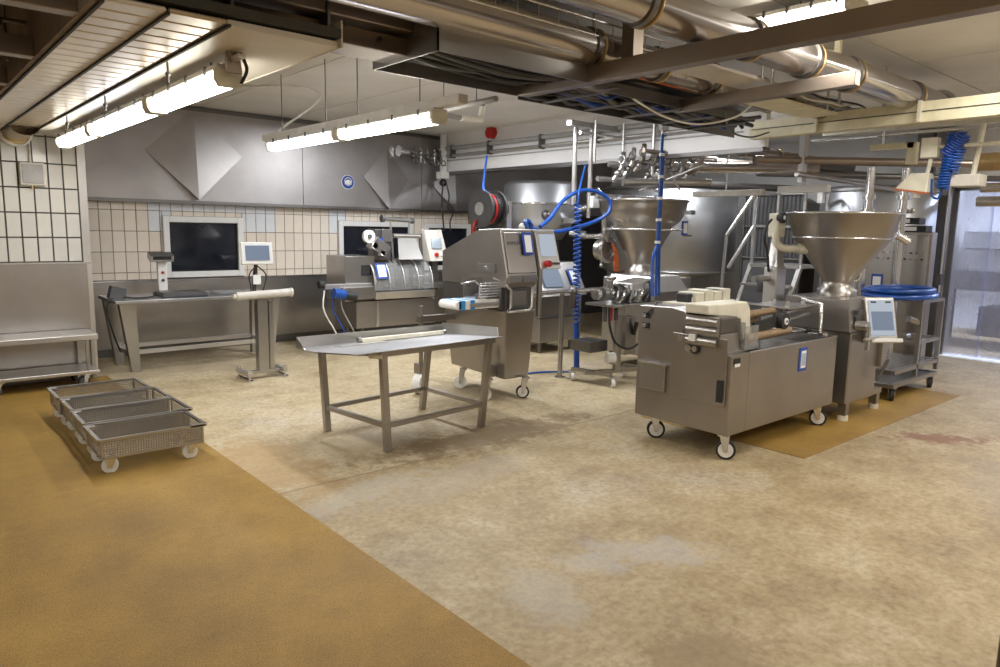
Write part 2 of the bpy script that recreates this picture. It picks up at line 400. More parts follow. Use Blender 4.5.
# ================================================================ THE SETTING
def S(g, name, mat, **k): return g.build(name, mat, kind='structure', **k)
S(G().box(-4, 16, -5, 9.9, -.1, 0), 'floor', 'concrete')
S(G().box(-4, 1.75, -5, 8.5, .0, .005), 'floor', 'mustard_resin')
S(G().box(5.08, 8.5, 2.38, 3.9, .0, .004), 'floor', 'mustard_resin')
S(G().box(1.75, 9.0, 4.075, 4.083, -.001, .0012), 'trim_1', 'grout_brown')
# --- back wall: tiles above a stainless splashback, windows in it
wb = S(G().box(1.55, 11.3, 9.72, 9.9, 0, 3.2), 'wall_back', 'grout_brown')
wins = []
def window(i, x0, x1, z0, z1, fr, split=None):
    w = S(G().box(x0, x1, 9.715, 9.73, z0, z1), 'window_%d' % i, 'window_glass')
    g = G()
    g.box(x0, x0+fr, 9.665, 9.73, z0, z1).box(x1-fr, x1, 9.665, 9.73, z0, z1).box(x0+fr, x1-fr, 9.665, 9.73, z0, z0+fr).box(x0+fr, x1-fr, 9.665, 9.73, z1-fr, z1)
    g.build('window_frame', 'window_frame', w, bevel=.006)
    g = G(); a = fr+.0; t = .012
    g.box(x0+a, x0+a+t, 9.70, 9.72, z0+a, z1-a).box(x1-a-t, x1-a, 9.70, 9.72, z0+a, z1-a).box(x0+a, x1-a, 9.70, 9.72, z0+a, z0+a+t).box(x0+a, x1-a, 9.70, 9.72, z1-a-t, z1-a)
    g.build('window_gasket', 'black_rubber', w)
    if split:
        G().box(split-.03, split+.03, 9.68, 9.73, z0+fr, z1-fr).build('mullion', 'window_frame', w)
    wins.append((x0, x1, z0, z1))
window(1, 2.735, 3.755, .955, 1.735, .075)
window(2, 5.19, 6.50, .955, 1.725, .075)
window(3, 6.74, 7.69, .955, 1.72, .075)
tm = {}
def tiles(parent, xs, zs, y, depth, gap, mats, skip=lambda *a: False, special=None, xmin=None):
    for i in range(len(zs)-1):
        for j in range(len(xs)-1):
            x0, x1, z0, z1 = xs[j], xs[j+1], zs[i], zs[i+1]
            parts = [(x0, x1, z0, z1)]
            for (a, b, c, d) in wins if y > 9 else ():
                nw = []
                for (p, q, r, s) in parts:
                    if q <= a or p >= b or s <= c or r >= d: nw.append((p, q, r, s)); continue
                    if p < a: nw.append((p, a, r, s))
                    if q > b: nw.append((b, q, r, s))
                    if s > d+.02: nw.append((max(p, a), min(q, b), d, s))
                    if r < c-.02: nw.append((max(p, a), min(q, b), r, c))
                parts = nw
            for (p, q, r, s) in parts:
                if q-p < gap*2.2 or s-r < gap*2.2: continue
                mt = special(p, r) if special and special(p, r) else random.choice(mats)
                key = (round(q-p, 3), round(s-r, 3), mt)
                if key not in tm: tm[key] = boxmesh('tile', q-p-gap, depth, s-r-gap, mt, .002)
                inst('tile', tm[key], ((p+q)/2, y-depth/2+random.uniform(-.0008, .0008), (r+s)/2), parent)
xs = [1.884+.1375*i for i in range(43)]
zs = [.938, 1.029, 1.285, 1.540, 1.798, 1.93]
def bt(x, z):
    if z > 1.5 and (2.5 < x < 2.75 or 3.74 < x < 4.12 or 4.95 < x < 5.2): return 'tile_blue'
    if z > 1.75 and 2.7 < x < 4.1 and x > 2.5: return 'tile_blue'
tiles(wb, xs, zs, 9.72, .012, .008, ['tile_cream']*3+['tile_cream2'], special=bt)
sp_ = S(G().box(1.6, 8.3, 9.685, 9.72, 0, .93), 'trim_2', 'steel_wall')
S(G().box(1.6, 8.3, 9.67, 9.72, .92, .935), 'trim_3', 'steel_bright')
S(G().box(7.85, 11.3, 9.66, 9.72, 0, 3.1), 'wall_back', 'dark_grey')
S(G().box(1.62, 7.9, 9.66, 9.70, 0, .10), 'baseboard_back', 'steel_dark')
# --- the stainless hood cladding with cross-broken diamonds
hood = thing('extraction_hood', (4.9, 9.7, 1.92), 'long brushed steel hood cladding above the cream tiles with raised diamond creases', 'hood')
Yh = 9.60
def hood_panel(x0, x1, name='panel'):
    S0 = G().box(x0+.004, x1-.004, Yh, 9.7, 1.93, 3.1)
    return S0.build(name, 'steel_hood', hood)
bounds = [1.86, 4.60, 6.62, 7.9, 11.2]
for a, b in zip(bounds[:-1], bounds[1:]): hood_panel(a, b)
def diamond(cx, cz, hw, hh, dep, clip_top=3.08):
    L = (cx-hw, Yh-.002, cz); R = (cx+hw, Yh-.002, cz); T = (cx, Yh-.002, min(clip_top, cz+hh)); B = (cx, Yh-dep, cz-hh)
    for tri in ((L, B, T), (B, R, T), (L, (cx, Yh-.002, cz-hh-.001), B), (B, (cx, Yh-.002, cz-hh-.001), R)):
        G().add(list(tri), [(0, 1, 2)]).build('crease_facet', 'steel_hood', hood)
diamond(3.14, 2.53, .60, .58, .09)
diamond(5.97, 2.38, .40, .46, .09)
diamond(7.26, 2.38, .50, .46, .09)
for cx in (2.15,):
    G().add([(cx-.62, Yh-.002, 1.945), (cx+.62, Yh-.002, 1.945), (cx, Yh-.02, 2.40)], [(0, 1, 2)]).build('crease_facet', 'steel_hood', hood)
G().box(1.84, 11.2, Yh-.03, 9.70, 1.895, 1.935).build('bottom_rail', 'steel_dark', hood)
G().box(1.86, 11.2, Yh-.012, 9.70, 3.05, 3.10).build('top_rail', 'steel_dark', hood)
# ear protection sign
sg = thing('safety_sign', (5.30, Yh, 2.29), 'round blue ear protection sign on the steel hood', 'sign')
G().cyl((5.30, Yh-.014, 2.29), (5.30, Yh-.002, 2.29), .105, n=32).build('sign_rim', 'paper', sg)
G().cyl((5.30, Yh-.018, 2.29), (5.30, Yh-.012, 2.29), .095, n=32).build('sign_disc', 'blue_paint', sg)
g = G().lathe((5.30, Yh-.022, 2.28), [(.0001, -.002), (.045, -.002), (.045, .004)], 20, 'y')
g.box(5.245, 5.262, Yh-.026, Yh-.018, 2.255, 2.31).box(5.338, 5.355, Yh-.026, Yh-.018, 2.255, 2.31)
g.tube([(5.30+.058*math.cos(t), Yh-.022, 2.295+.058*math.sin(t)) for t in [PI*i/10 for i in range(11)]], .007, 6)
g.build('ear_symbol', 'paper', sg)
# --- protruding left wall with white tiles over a stainless panel
wl = S(G().box(-4, 1.68, 8.56, 9.9, 0, 3.2), 'wall_left', 'grout_dark')
xs = [1.607-.129*i for i in range(9)][::-1]
zs = [1.233, 1.480, 1.726, 1.971, 2.216, 2.48, 2.73]
tiles(wl, xs, zs, 8.56, .014, .014, ['tile_white', 'tile_white2'])
S(G().box(1.612, 1.685, 8.535, 8.57, 0, 3.1), 'trim_4', 'steel_light')
S(G().box(-4, 1.64, 8.525, 8.56, 0, 1.22), 'trim_5', 'steel_wall', bevel=.003)
S(G().box(-4, 1.68, 8.518, 8.56, 1.212, 1.23), 'trim_6', 'steel_bright')
# --- other walls of the hall
S(G().box(11.25, 11.4, 3.46, 9.9, 0, 3.2), 'wall_right', 'wall_white')
S(G().box(11.25, 11.4, -5, .6, 0, 3.2), 'wall_right', 'wall_white')
S(G().box(11.25, 11.4, .6, 3.46, 2.45, 3.2), 'wall_right', 'wall_white')
S(G().box(-4, 16, -5.1, -5, 0, 3.2), 'wall_front', 'wall_white')
S(G().box(-4.1, -4, -5, 9.9, 0, 3.2), 'wall_left', 'wall_white')
# room seen through the plastic curtain
S(G().box(15.0, 15.1, -5, 9.9, 0, 3.2), 'wall_right', 'wall_white')
S(G().box(11.4, 15.0, 4.6, 4.7, 0, 3.2), 'wall_back', 'wall_white')
S(G().box(11.24, 11.42, 3.42, 3.50, 0, 2.5), 'trim_7', 'steel_light')
S(G().box(11.1, 11.5, .6, 3.46, 0, .012), 'trim_8', 'white_plastic')
# --- ceiling
S(G().box(-4, 16, -5, 9.9, 3.13, 3.25), 'ceiling', 'grout_brown')
ce = bpy.data.objects['ceiling']
pm = boxmesh('ceiling_panel', 1.188, 7.48, .02, 'ceiling_white')
for i in range(16):
    for j in range(2):
        inst('ceiling_panel', pm, (-3.4+1.2*i, -1.25+7.5*j, 3.12), ce)
# dropped ceiling on the left
pm = boxmesh('ceiling_panel', .533, 2.595, .03, 'ceiling_panel', .003)
dc = S(G().box(.72, 1.757, 3.22, 8.56, 2.54, 2.58), 'ceiling', 'seam_dark')
for j in range(2): inst('ceiling_panel', pm, (1.490, 4.53+2.61*j+.02, 2.515), dc)
sm_ = boxmesh('slat', .236, .134, .022, 'ceiling_slat', .006); sm2 = boxmesh('slat', .240, .134, .022, 'duct_and_reflection_slat', .006)  # second slat column: brownish reflection put into its colour
for j in range(35):
    inst('slat', sm_, (.852, 3.30+.15*j, 2.513), dc); inst('slat', sm2, (1.097, 3.30+.15*j, 2.513), dc)
G().box(.72, 1.757, 8.49, 8.56, 2.50, 2.54).build('ceiling_end', 'ceiling_panel', dc)
G().box(1.755, 1.762, 3.22, 8.56, 2.495, 2.62).build('ceiling_edge', 'ceiling_panel', dc)
g = G(); n = 10
for k, (rr, yy) in enumerate(((.118, -.047), (.118, .047))):
    pass
pts = [(.118*math.cos(PI+PI*i/n), .085*math.sin(PI+PI*i/n)) for i in range(n+1)]
gm = G(); gm.add([(x, y, z) for y in (-.047, .047) for x, z in pts], [(i, i+1, n+2+i, n+1+i) for i in range(n)], True)
me = bpy.data.meshes.new('slat'); me.from_pydata(gm.v, [], gm.f); me.polygons.foreach_set('use_smooth', [True]*n); me.materials.append(M['duct_and_reflection_slat'])
duct = thing('air_duct', (1.095, 8.2, 2.5), 'short half-round brownish bowl with a white rim under the low ceiling at far left', 'duct')
for j in range(6): inst('slat', me, (1.095, 7.95+.1*j, 2.50), duct)
g = G(); n = 18
for a, b, mt in ((.135, .10, 'white_plastic'),):
    g.tube([(1.095+.13*math.cos(PI+PI*i/n), 8.50, 2.5+.13*math.sin(PI+PI*i/n)) for i in range(n+1)], .014, 8)
g.build('end_rim', 'white_plastic', duct)
G().add([(1.095, 8.52, 2.5)]+[(1.095+.125*math.cos(PI+PI*i/n), 8.51, 2.5+.125*math.sin(PI+PI*i/n)) for i in range(n+1)], [(0, i+1, i+2) for i in range(n)]).build('end_plate', 'brass', duct)
for x in (.72+.012, .972, 1.222): G().box(x-.006, x+.006, 3.22, 8.55, 2.490, 2.502).build('ceiling_seam', 'seam_dark', dc)
# little hooks under the dropped ceiling
for k, y in enumerate((4.2, 5.6, 6.9)):
    G().cyl((1.25, y, 2.40), (1.25, y, 2.50), .006).sphere((1.25, y, 2.44), .014, 8).build('ceiling_hook', 'steel_dark', dc)
# dark open bay left of the dropped ceiling
S(G().box(-4, .715, -1, 8.56, 3.0, 3.1), 'ceiling', 'ceiling_dark')
S(G().box(.70, .722, -1, 8.56, 2.50, 3.1), 'ceiling', 'ceiling_dark')
# dropped white soffit on the back right
S(G().box(6.98, 7.06, 3.95, 9.6, 2.52, 3.12), 'ceiling', 'wall_white')
S(G().box(6.95, 7.10, 3.95, 9.6, 2.49, 2.535), 'trim_9', 'steel_dark')
S(G().box(6.962, 6.98, 4.2, 9.6, 2.70, 2.715), 'trim_10', 'grey_plastic')
# white duct stub left of the hood
o = G().box(1.70, 1.87, 9.45, 9.7, 2.28, 2.62).build('duct_stub', 'white_plastic', None, 'small white square duct stub beside the left end of the steel hood', 'duct', bevel=.01)
o = G().box(1.10, 1.318, 8.48, 8.546, 1.99, 2.215).build('junction_box', 'housing', None, 'grey plastic junction box on the white tiles at far left', 'junction box', bevel=.012)
G().box(1.12, 1.298, 8.472, 8.482, 2.01, 2.195).build('lid', 'grey_plastic', o, bevel=.006); o.data.materials[0] = M['housing']
G().cyl((1.2, 8.515, 2.21), (1.2, 8.515, 2.54), .012).build('conduit', 'housing', o)
G().cyl((1.2, 8.50, 1.96), (1.2, 8.50, 1.995), .012).build('gland', 'brass', o)

# ================================================================ LIGHT FITTINGS
def fitting(x, ys, zb, label, mats, w=.13, hh=.085, hang=2.5, group=None):
    for k, ((y0, y1), mt, lb) in enumerate(zip(ys, mats, label)):
        t = thing('light_fitting', (x, (y0+y1)/2, zb), lb, 'ceiling light', group)
        g = G(); wd_ = w/2
        g.prism([(x-wd_, zb+.075), (x-wd_, zb+.035), (x-wd_*.75, zb+.002), (x+wd_*.75, zb+.002), (x+wd_, zb+.035), (x+wd_, zb+.075)], 'y', y0+.012, y1-.012)
        g.build('diffuser', mt, t, bevel=.012)
        G().box(x-wd_*.98, x+wd_*.98, y0, y1, zb+.075, zb+.075+hh*.35).build('housing', 'housing', t, bevel=.008)
        for ya, yb in ((y0, y0+.03), (y1-.03, y1)): G().prism([(x-wd_-.004, zb+.08), (x-wd_-.004, zb+.03), (x-wd_*.75, zb-.004), (x+wd_*.75, zb-.004), (x+wd_+.004, zb+.03), (x+wd_+.004, zb+.08)], 'y', ya, yb).build('end_cap', 'cream_plastic', t)
        nclip = 4
        for i in range(nclip):
            yy = y0+(y1-y0)*(i+.5)/nclip
            for s in (-1, 1):
                G().box(x+s*wd_-.006, x+s*wd_+.006, yy-.008, yy+.008, zb+.062, zb+.108).build('clip', 'dark_grey', t)
        for yy in (y0+.25, y1-.25):
            G().cyl((x, yy, zb+.09), (x, yy, hang), .005, n=6).build('hanger', 'steel_dark', t)
fitting(1.42, [(3.78, 5.02), (5.08, 6.72), (6.78, 8.05)], 2.345,
        ['nearest glowing tube light of the left row of three', 'middle glowing tube light of the left row of three', 'farthest tube light of the left row, ending at the tiled wall'],
        ['tube_warm', 'tube_cool', 'tube_warm'], hang=2.5, group='tube lights in the left row')
fitting(3.10, [(4.27, 5.68), (5.74, 7.15)], 2.385,
        ['bright tube light of the middle row beside the steel duct box', 'dimmer bluish tube light at far end of the middle row'],
        ['tube_warm', 'tube_dim'], hang=3.1, group='tube lights in the middle row')
fitting(4.54, [(2.02, 2.64)], 2.95, ['wide glowing ceiling light above the big steel pipes at top right'], ['tube_warm'], w=.26, hang=3.12)
# carrier rail over the middle row, plus white cable drooping to it
G().box(3.06, 3.14, 4.0, 7.3, 2.492, 2.555).build('carrier_rail', 'housing', None, 'grey carrier rail above the middle row of tube lights', 'rail', bevel=.004)
G().box(1.40, 1.44, 3.6, 8.1, 2.455, 2.475).build('carrier_rail', 'steel_light', None, 'thin steel carrier rail above the left row of tube lights', 'rail', bevel=.004)
G().tube(spline([(3.1, 7.1, 2.53), (3.16, 7.0, 2.62), (3.45, 6.9, 2.86), (3.55, 7.0, 3.0), (3.4, 7.3, 3.08), (3.0, 7.9, 3.10), (2.6, 8.6, 3.10)]), .011, 6).build('cable', 'white_plastic', None, 'white cable drooping from the ceiling to the middle tube lights', 'cable')
# bracket at near end of the left row
t = thing('hanging_bracket', (1.42, 3.72, 2.45), 'dirty steel hanging bracket at the near end of the left light row', 'bracket')
G().hull([(1.38, 3.70, 2.40), (1.46, 3.70, 2.40), (1.46, 3.73, 2.40), (1.38, 3.73, 2.40)], [(1.40, 3.70, 2.62), (1.43, 3.70, 2.62), (1.43, 3.73, 2.62), (1.40, 3.73, 2.62)]).build('bracket_plate', 'steel_rig', t)
G().tube([(1.40, 3.71, 2.43), (1.46, 3.70, 2.55), (1.56, 3.70, 2.68)], .012).tube([(1.44, 3.71, 2.43), (1.38, 3.70, 2.52), (1.32, 3.70, 2.66)], .012).build('strut', 'steel_rig', t)
G().tube(spline([(1.47, 3.75, 2.36), (1.49, 3.72, 2.43), (1.45, 3.7, 2.50)]), .009).build('plug_lead', 'black', t)

# ================================================================ OVERHEAD RIG
ST = 'steel_rig'
# beams crossing the open dark bay, upper left
for y, z, lb in ((3.50, 2.50, 'near'), (4.58, 2.50, 'middle'), (5.60, 2.50, 'far')):
    G().box(-1.5, .70, y, y+.09, z, z+.10).build('cross_beam', ST, None, {'near': 'nearest of three steel cross beams in the dark ceiling bay, upper left corner', 'middle': 'middle of three steel cross beams in the dark ceiling bay', 'far': 'farthest of three steel cross beams in the dark ceiling bay'}[lb], 'beam', 'cross beams in the dark ceiling bay', bevel=.004)
g = G().cyl((.15, 3.2, 2.72), (.15, 6.6, 2.72), .06); g.build('pipe', 'steel_pipe', None, 'shiny pipe in the dark ceiling bay at the upper left corner', 'pipe')
t = thing('valve_cluster', (.35, 4.7, 2.6), 'small dark valve cluster in the open ceiling bay at upper left', 'valve')
for i in range(4):
    G().sphere((.2+.12*i, 4.75, 2.66+.03*(i % 2)), .035, 10).cyl((.2+.12*i, 4.75, 2.66), (.2+.12*i, 4.75, 2.78), .012).build('valve', 'dark_grey', t)
G().cyl((.1, 4.75, 2.70), (.7, 4.75, 2.70), .012).build('manifold', 'steel_dark', t)
G().cyl((.62, 4.9, 2.52), (.62, 4.9, 3.0), .008).cyl((.62, 5.3, 2.52), (.62, 5.3, 3.0), .008).build('hanger_rod', 'steel_dark', None, 'thin rods hanging in the open ceiling bay', 'rod')
# brown box channel running right along the top, ending in the cover box
t = thing('cable_channel', (1.6, 3.7, 2.6), 'brown stained steel cable channel running into the open duct box', 'cable tray')
G().prism([(3.60, 2.62), (3.86, 2.62), (3.88, 2.72), (3.62, 2.72)], 'x', -1.5, 2.42).build('channel', ST, t, bevel=.006)
G().prism([(3.54, 2.74), (3.78, 2.74), (3.78, 2.84), (3.54, 2.84)], 'x', -1.5, 2.38).build('upper_channel', ST, t, bevel=.006)
for x in (.9, 1.35, 1.85): G().box(x-.008, x+.008, 3.52, 3.90, 2.605, 2.86).build('strap', 'steel_dark', t)
for x in (1.95, 2.2): G().cyl((x, 3.592, 2.68), (x, 3.60, 2.68), .014, n=10).build('bolt', 'black', t)
# inverted open duct box
t = thing('duct_box', (3.0, 3.7, 2.6), 'open bottomed steel duct box hanging right of the brown channel, black cables inside', 'duct')
X0, X1, Y0, Y1, Z0, Z1 = 2.38, 3.66, 3.30, 3.98, 2.60, 2.78
G().box(X0, X1, Y1-.008, Y1, Z0, Z1).build('side_panel', 'steel', t)
G().prism([(Y0, Z0), (Y0+.01, Z0), (Y0+.01, Z1), (Y0, Z1)], 'x', X0, X1).build('side_panel', 'steel', t)
G().box(X0, X0+.008, Y0, Y1, Z0, Z1).build('end_panel', 'steel', t)
G().box(X1-.008, X1, Y0+.1, Y1, Z0, Z1).build('end_panel', 'steel', t)
G().box(X0, X1, Y0, Y1, Z1, Z1+.01).build('top_panel', 'steel_dark', t)
for i in range(9):
    y = Y0+.06+.065*i
    pts = spline([(X0+.03, y, 2.68), (X0+.4, y+random.uniform(-.05, .05), 2.65+random.uniform(-.02, .03)), (X0+.85, y+random.uniform(-.05, .05), 2.64+random.uniform(-.02, .04)), (X1-.03, y, 2.67)])
    G().tube(pts, .016, 6).build('cable', 'black' if i % 3 else 'dark_grey', t)
# cable trough that carries on to the right
t = thing('cable_trough', (5.6, 3.8, 2.6), 'long dark trough full of black cables under the beams, right of the duct box', 'cable tray')
G().box(3.67, 6.6, 4.07, 4.08, 2.60, 2.76).build('side_panel', 'steel_dark', t); G().box(3.67, 5.75, 3.50, 3.51, 2.62, 2.70).build('side_panel', 'steel_dark', t)
G().box(3.67, 6.2, 3.5, 4.08, 2.76, 2.77).build('top_panel', 'steel_dark', t)
for i in range(16):
    pts = []; y = 3.54+.033*i; z = 2.66
    for k in range(12):
        pts.append((3.70+k*.22, y+random.uniform(-.03, .03), z+random.uniform(-.045, .035)))
    G().tube(spline(pts, 4), random.choice((.012, .018, .024)), 6).build('cable', 'blue_paint' if i in (3, 11) else ('steel_dark' if i % 5 == 0 else ('dark_grey' if i % 2 else 'black')), t)
for k in range(5): G().box(3.9+k*.48, 3.93+k*.48, 3.5, 4.08, 2.598, 2.612).build('cross_bar', 'steel_dark', t)
# crossing beams (run away from the back wall)
def beam(x, y0, y1, z, w, h, mat, lb, parts=None, skew=0, **k):
    g = G().hull([(x-w/2+skew, y0, z), (x+w/2+skew, y0, z), (x+w/2+skew, y0, z+h), (x-w/2+skew, y0, z+h)], [(x-w/2, y1, z), (x+w/2, y1, z), (x+w/2, y1, z+h), (x-w/2, y1, z+h)])
    return g.build('support_beam', mat, None, lb, 'beam', bevel=.004, **k)
beam(3.62, .2, 3.98, 2.60, .10, .11, ST, 'longest brown steel beam crossing the ceiling in front of the pipes')
beam(4.95, 2.12, 3.60, 2.60, .08, .09, ST, 'shorter brown steel beam carrying the two big pipes', skew=-.12)
bb = thing('cable_trunking', (6.7, 2.6, 2.6), 'pale yellow cable trunking beam on the right with a black gap beneath', 'cable tray')
G().hull([(6.60, .3, 2.60), (6.70, .3, 2.60), (6.70, .3, 2.77), (6.60, .3, 2.77)], [(6.80, 4.03, 2.60), (6.92, 4.03, 2.60), (6.92, 4.03, 2.77), (6.80, 4.03, 2.77)]).build('trunking_body', 'cream_paint', bb, bevel=.004)
G().hull([(6.592, .3, 2.685), (6.60, .3, 2.685), (6.60, .3, 2.692), (6.592, .3, 2.692)], [(6.792, 4.0, 2.685), (6.80, 4.0, 2.685), (6.80, 4.0, 2.692), (6.792, 4.0, 2.692)]).build('cover_seam', 'seam_dark', bb)
for y in (3.3, 2.4, 1.8): G().box(6.55+(y-.3)*.0535, 6.60+(y-.3)*.0535, y-.012, y+.012, 2.60, 2.775).build('clip', 'cream_plastic', bb)
# the two fat pipes
def pipe(y, z, r, x0, x1, lb, clamps, mat='steel_pipe', cap=True, **k):
    t = thing('steam_pipe', ((x0+x1)/2, y, z-r), lb, 'pipe', **k)
    G().cyl((x0, y, z), (x1, y, z), r, n=36).build('pipe_run', mat, t)
    for c in clamps:
        G().cyl((c-.018, y, z), (c+.018, y, z), r+.012, n=36).build('pipe_clamp', 'steel_dark', t)
        G().torus((c+.055, y, z), r+.006, .008, 'x', 28, 6).build('clamp_ring', 'brass', t)
    if cap:
        G().cyl((x1, y, z), (x1+.05, y, z), r+.03, n=36).build('flange', 'steel_bright', t)
        for i in range(8):
            G().cyl((x1+.05, y+(r+.012)*math.cos(i*PI/4), z+(r+.012)*math.sin(i*PI/4)), (x1+.065, y+(r+.012)*math.cos(i*PI/4), z+(r+.012)*math.sin(i*PI/4)), .012, n=6).build('bolt', 'steel_bright', t)
    return t
pipe(2.52, 2.835, .115, 1.6, 7.45, 'nearer of the two big shiny steel pipes, crossing to the right', (3.1, 4.15, 4.9, 5.55, 6.75))
pipe(3.28, 2.82, .105, 1.2, 6.9, 'farther big shiny steel pipe, behind and left of the nearer one', (3.55, 4.25, 4.90, 5.6))
pipe(3.95, 2.91, .12, .8, 3.9, 'silver pipe just above the open duct box', (2.9,), cap=False)
pipe(4.6, 2.60, .07, 7.2, 10.5, 'brownish pipe behind the pale trunking, above the right hopper', (7.6, 8.4), mat='steel_rig', cap=False)
# cable ladder above the duct box
t = thing('cable_ladder', (2.4, 3.4, 2.85), 'steel wire cable ladder running beside the silver pipe at the top', 'cable tray')
for y, z in ((3.18, 2.86), (3.62, 2.86), (3.18, 2.95), (3.62, 2.95)): G().cyl((.6, y, z), (4.6, y, z), .008, n=8).build('rail', 'steel_bright', t)
for i in range(24):
    x = .7+.165*i; G().tube([(x, 3.18, 2.95), (x, 3.18, 2.855), (x, 3.62, 2.855), (x, 3.62, 2.95)], .006, 6).build('rung', 'steel', t)
for i, y in enumerate((3.25, 3.3, 3.37, 3.42, 3.5, 3.56)):
    G().tube(spline([(.6+j*.8, y+random.uniform(-.02, .02), 2.875) for j in range(6)], 4), .013, 6).build('cable', ('black', 'grey_plastic', 'brass', 'black', 'blue_paint', 'white_plastic')[i], t)
# flat bars on top of the trough and rods to the ceiling
for i, (x, y) in enumerate(((3.75, 3.42), (4.3, 3.05), (4.85, 2.72), (5.2, 3.0), (5.9, 2.72), (6.4, 3.05), (6.75, 2.72))):
    G().cyl((x, y, 2.7), (x, y, 3.11), .011, n=8).build('hanger_rod', 'steel_light', None, 'steel hanger rod ' + ('by the far pipe, leftmost of the hanger rods', 'between the two big pipes, left of the ribbed sheet end', 'behind the nearer pipe, above the shorter brown beam', 'between the big pipes, just right of the shorter brown beam', 'behind the nearer pipe, middle of its right half', 'between the big pipes near their right ends', 'behind the nearer pipe close to its right flange')[i], 'rod', 'hanger rods among the pipes')
for i, (x, w, lb) in enumerate(((3.72, .16, 'square steel post stub under the ceiling by the long brown beam'), (5.25, .06, 'slim pale post stub by the ceiling light'))):
    G().box(x, x+w*.6, 3.05-.6*i, 3.05-.6*i+w*.6, 2.71, 3.11).build('hanger_post', ST if i == 0 else 'cream_paint', None, lb, 'post')
# pale boards lying on the rig
for i, (x0, x1, y0, y1, z, mt, lb) in enumerate(((4.0, 5.0, 2.78, 3.05, 2.72, 'ceiling_slat', 'pale ribbed sheet lying between the two big pipes'), (5.1, 6.5, 3.0, 3.3, 2.70, 'cream_paint', 'cream tray lying on the rig right of the shorter beam'), (4.0, 4.8, 3.62, 4.0, 2.80, 'cream_paint', 'cream cover sheet above the cable trough'))):
    G().box(x0, x1, y0, y1, z, z+.02).build('tray_cover', mt, None, lb, 'cover')
g = thing('wire_bundle', (5.2, 3.4, 2.74), 'bundle of pale cables on the rig between the two brown beams', 'cable')
for i in range(7):
    G().tube(spline([(4.1+j*.45, 3.46+.022*i+random.uniform(-.012, .012), 2.77+random.uniform(-.01, .015)) for j in range(6)], 4), .009, 6).build('cable', ('white_plastic', 'orange', 'grey_plastic', 'white_plastic', 'steel_light', 'brass', 'grey_plastic')[i], g)
g = thing('wire_bundle', (6.0, 3.1, 2.74), 'bundle of tangled cables behind the pale trunking', 'cable')
for i in range(6):
    G().tube(spline([(5.4+j*.3, 3.0+.03*i+random.uniform(-.04, .04), 2.80+random.uniform(-.04, .04)) for j in range(7)], 4), .009, 6).build('cable', ('white_plastic', 'black', 'grey_plastic', 'brass', 'steel_light', 'black')[i], g)
G().tube(spline([(4.25, 3.6, 2.70), (4.35, 3.5, 2.60), (4.6, 3.4, 2.50), (4.95, 3.35, 2.49), (5.2, 3.2, 2.56), (5.3, 3.1, 2.68)]), .008, 6).build('cable', 'white_plastic', None, 'white cable sagging between the two brown beams', 'cable')
G().tube(spline([(5.2, 3.3, 2.62), (5.6, 3.5, 2.52), (6.1, 3.6, 2.52), (6.6, 3.7, 2.62)]), .008, 6).build('cable', 'dark_grey', None, 'dark cable sagging to the end of the pale trunking', 'cable')
# lamp arm conduit with nozzle
t = thing('bent_conduit', (3.5, 4.5, 2.55), 'grey bent conduit with a small white sensor right of the middle lights', 'conduit')
G().tube([(3.35, 3.95, 2.55), (3.40, 4.80, 2.55), (3.72, 4.83, 2.55)], .022).build('conduit', 'grey_plastic', t)
G().cyl((3.72, 4.83, 2.55), (3.92, 4.80, 2.555), .026).build('sleeve', 'white_plastic', t)
G().cyl((3.90, 4.80, 2.555), (3.92, 4.80, 2.64), .024).cyl((3.92, 4.80, 2.64), (3.92, 4.80, 2.665), .02).build('sensor', 'white_plastic', t)
G().cyl((3.92, 4.80, 2.665), (3.92, 4.80, 2.69), .022).build('sensor_cap', 'black', t)
for y in (4.2, 4.6): G().cyl((3.375, y, 2.57), (3.375, y, 3.11), .004, n=6).build('hanger', 'steel_dark', t)
o = G().box(3.55, 4.35, 5.0, 5.6, 3.02, 3.10).build('reflector_plate', 'steel_bright', None, 'shiny square plate on the white ceiling behind the duct box', 'plate', bevel=.01)
# fascia services
t = thing('conduit_run', (6.9, 7.0, 2.85), 'pair of grey conduits along the white soffit beam', 'conduit')
for z, r in ((2.89, .032), (2.775, .024)):
    G().cyl((6.93, 4.6, z), (6.93, 9.55, z), r, n=12).build('conduit', 'grey_plastic' if r > .03 else 'steel_light', t)
for y in (5.2, 6.2, 7.2, 8.3, 9.2): G().box(6.89, 6.975, y-.02, y+.02, 2.74, 2.93).build('pipe_clip', 'steel_dark', t)
t = thing('alarm_lamp', (6.93, 8.24, 3.03), 'round red alarm lamp high on the white soffit', 'alarm')
G().cyl((6.86, 8.24, 3.04), (6.975, 8.24, 3.04), .085, n=24).build('lens', 'red', t, bevel=.01)
G().cyl((6.95, 8.24, 3.04), (6.98, 8.24, 3.04), .095, n=24).build('base', 'white_plastic', t)
t = thing('drop_post', (6.9, 9.4, 2.5), 'white square drop post beside the valve cluster near the hood', 'post')
G().box(6.86, 6.94, 9.36, 9.44, 2.52, 3.12).build('post_body', 'window_frame', t, bevel=.004)
G().box(6.80, 6.96, 9.32, 9.46, 2.42, 2.53).build('socket_box', 'white_plastic', t, bevel=.008)
G().sphere((6.88, 9.38, 2.36), .06, 10).build('cable_knot', 'black', t)
G().tube(spline([(6.86, 9.35, 2.36), (6.80, 9.3, 2.1), (6.78, 9.25, 1.85), (6.62, 9.0, 1.62), (6.50, 8.9, 1.60)]), .012).build('cable', 'black', t)
G().tube(spline([(6.92, 9.35, 2.36), (6.94, 9.3, 2.15), (6.90, 9.28, 1.98), (7.0, 9.28, 1.88), (6.95, 9.28, 1.75), (6.9, 9.2, 1.6)]), .012).build('cable', 'black', t)
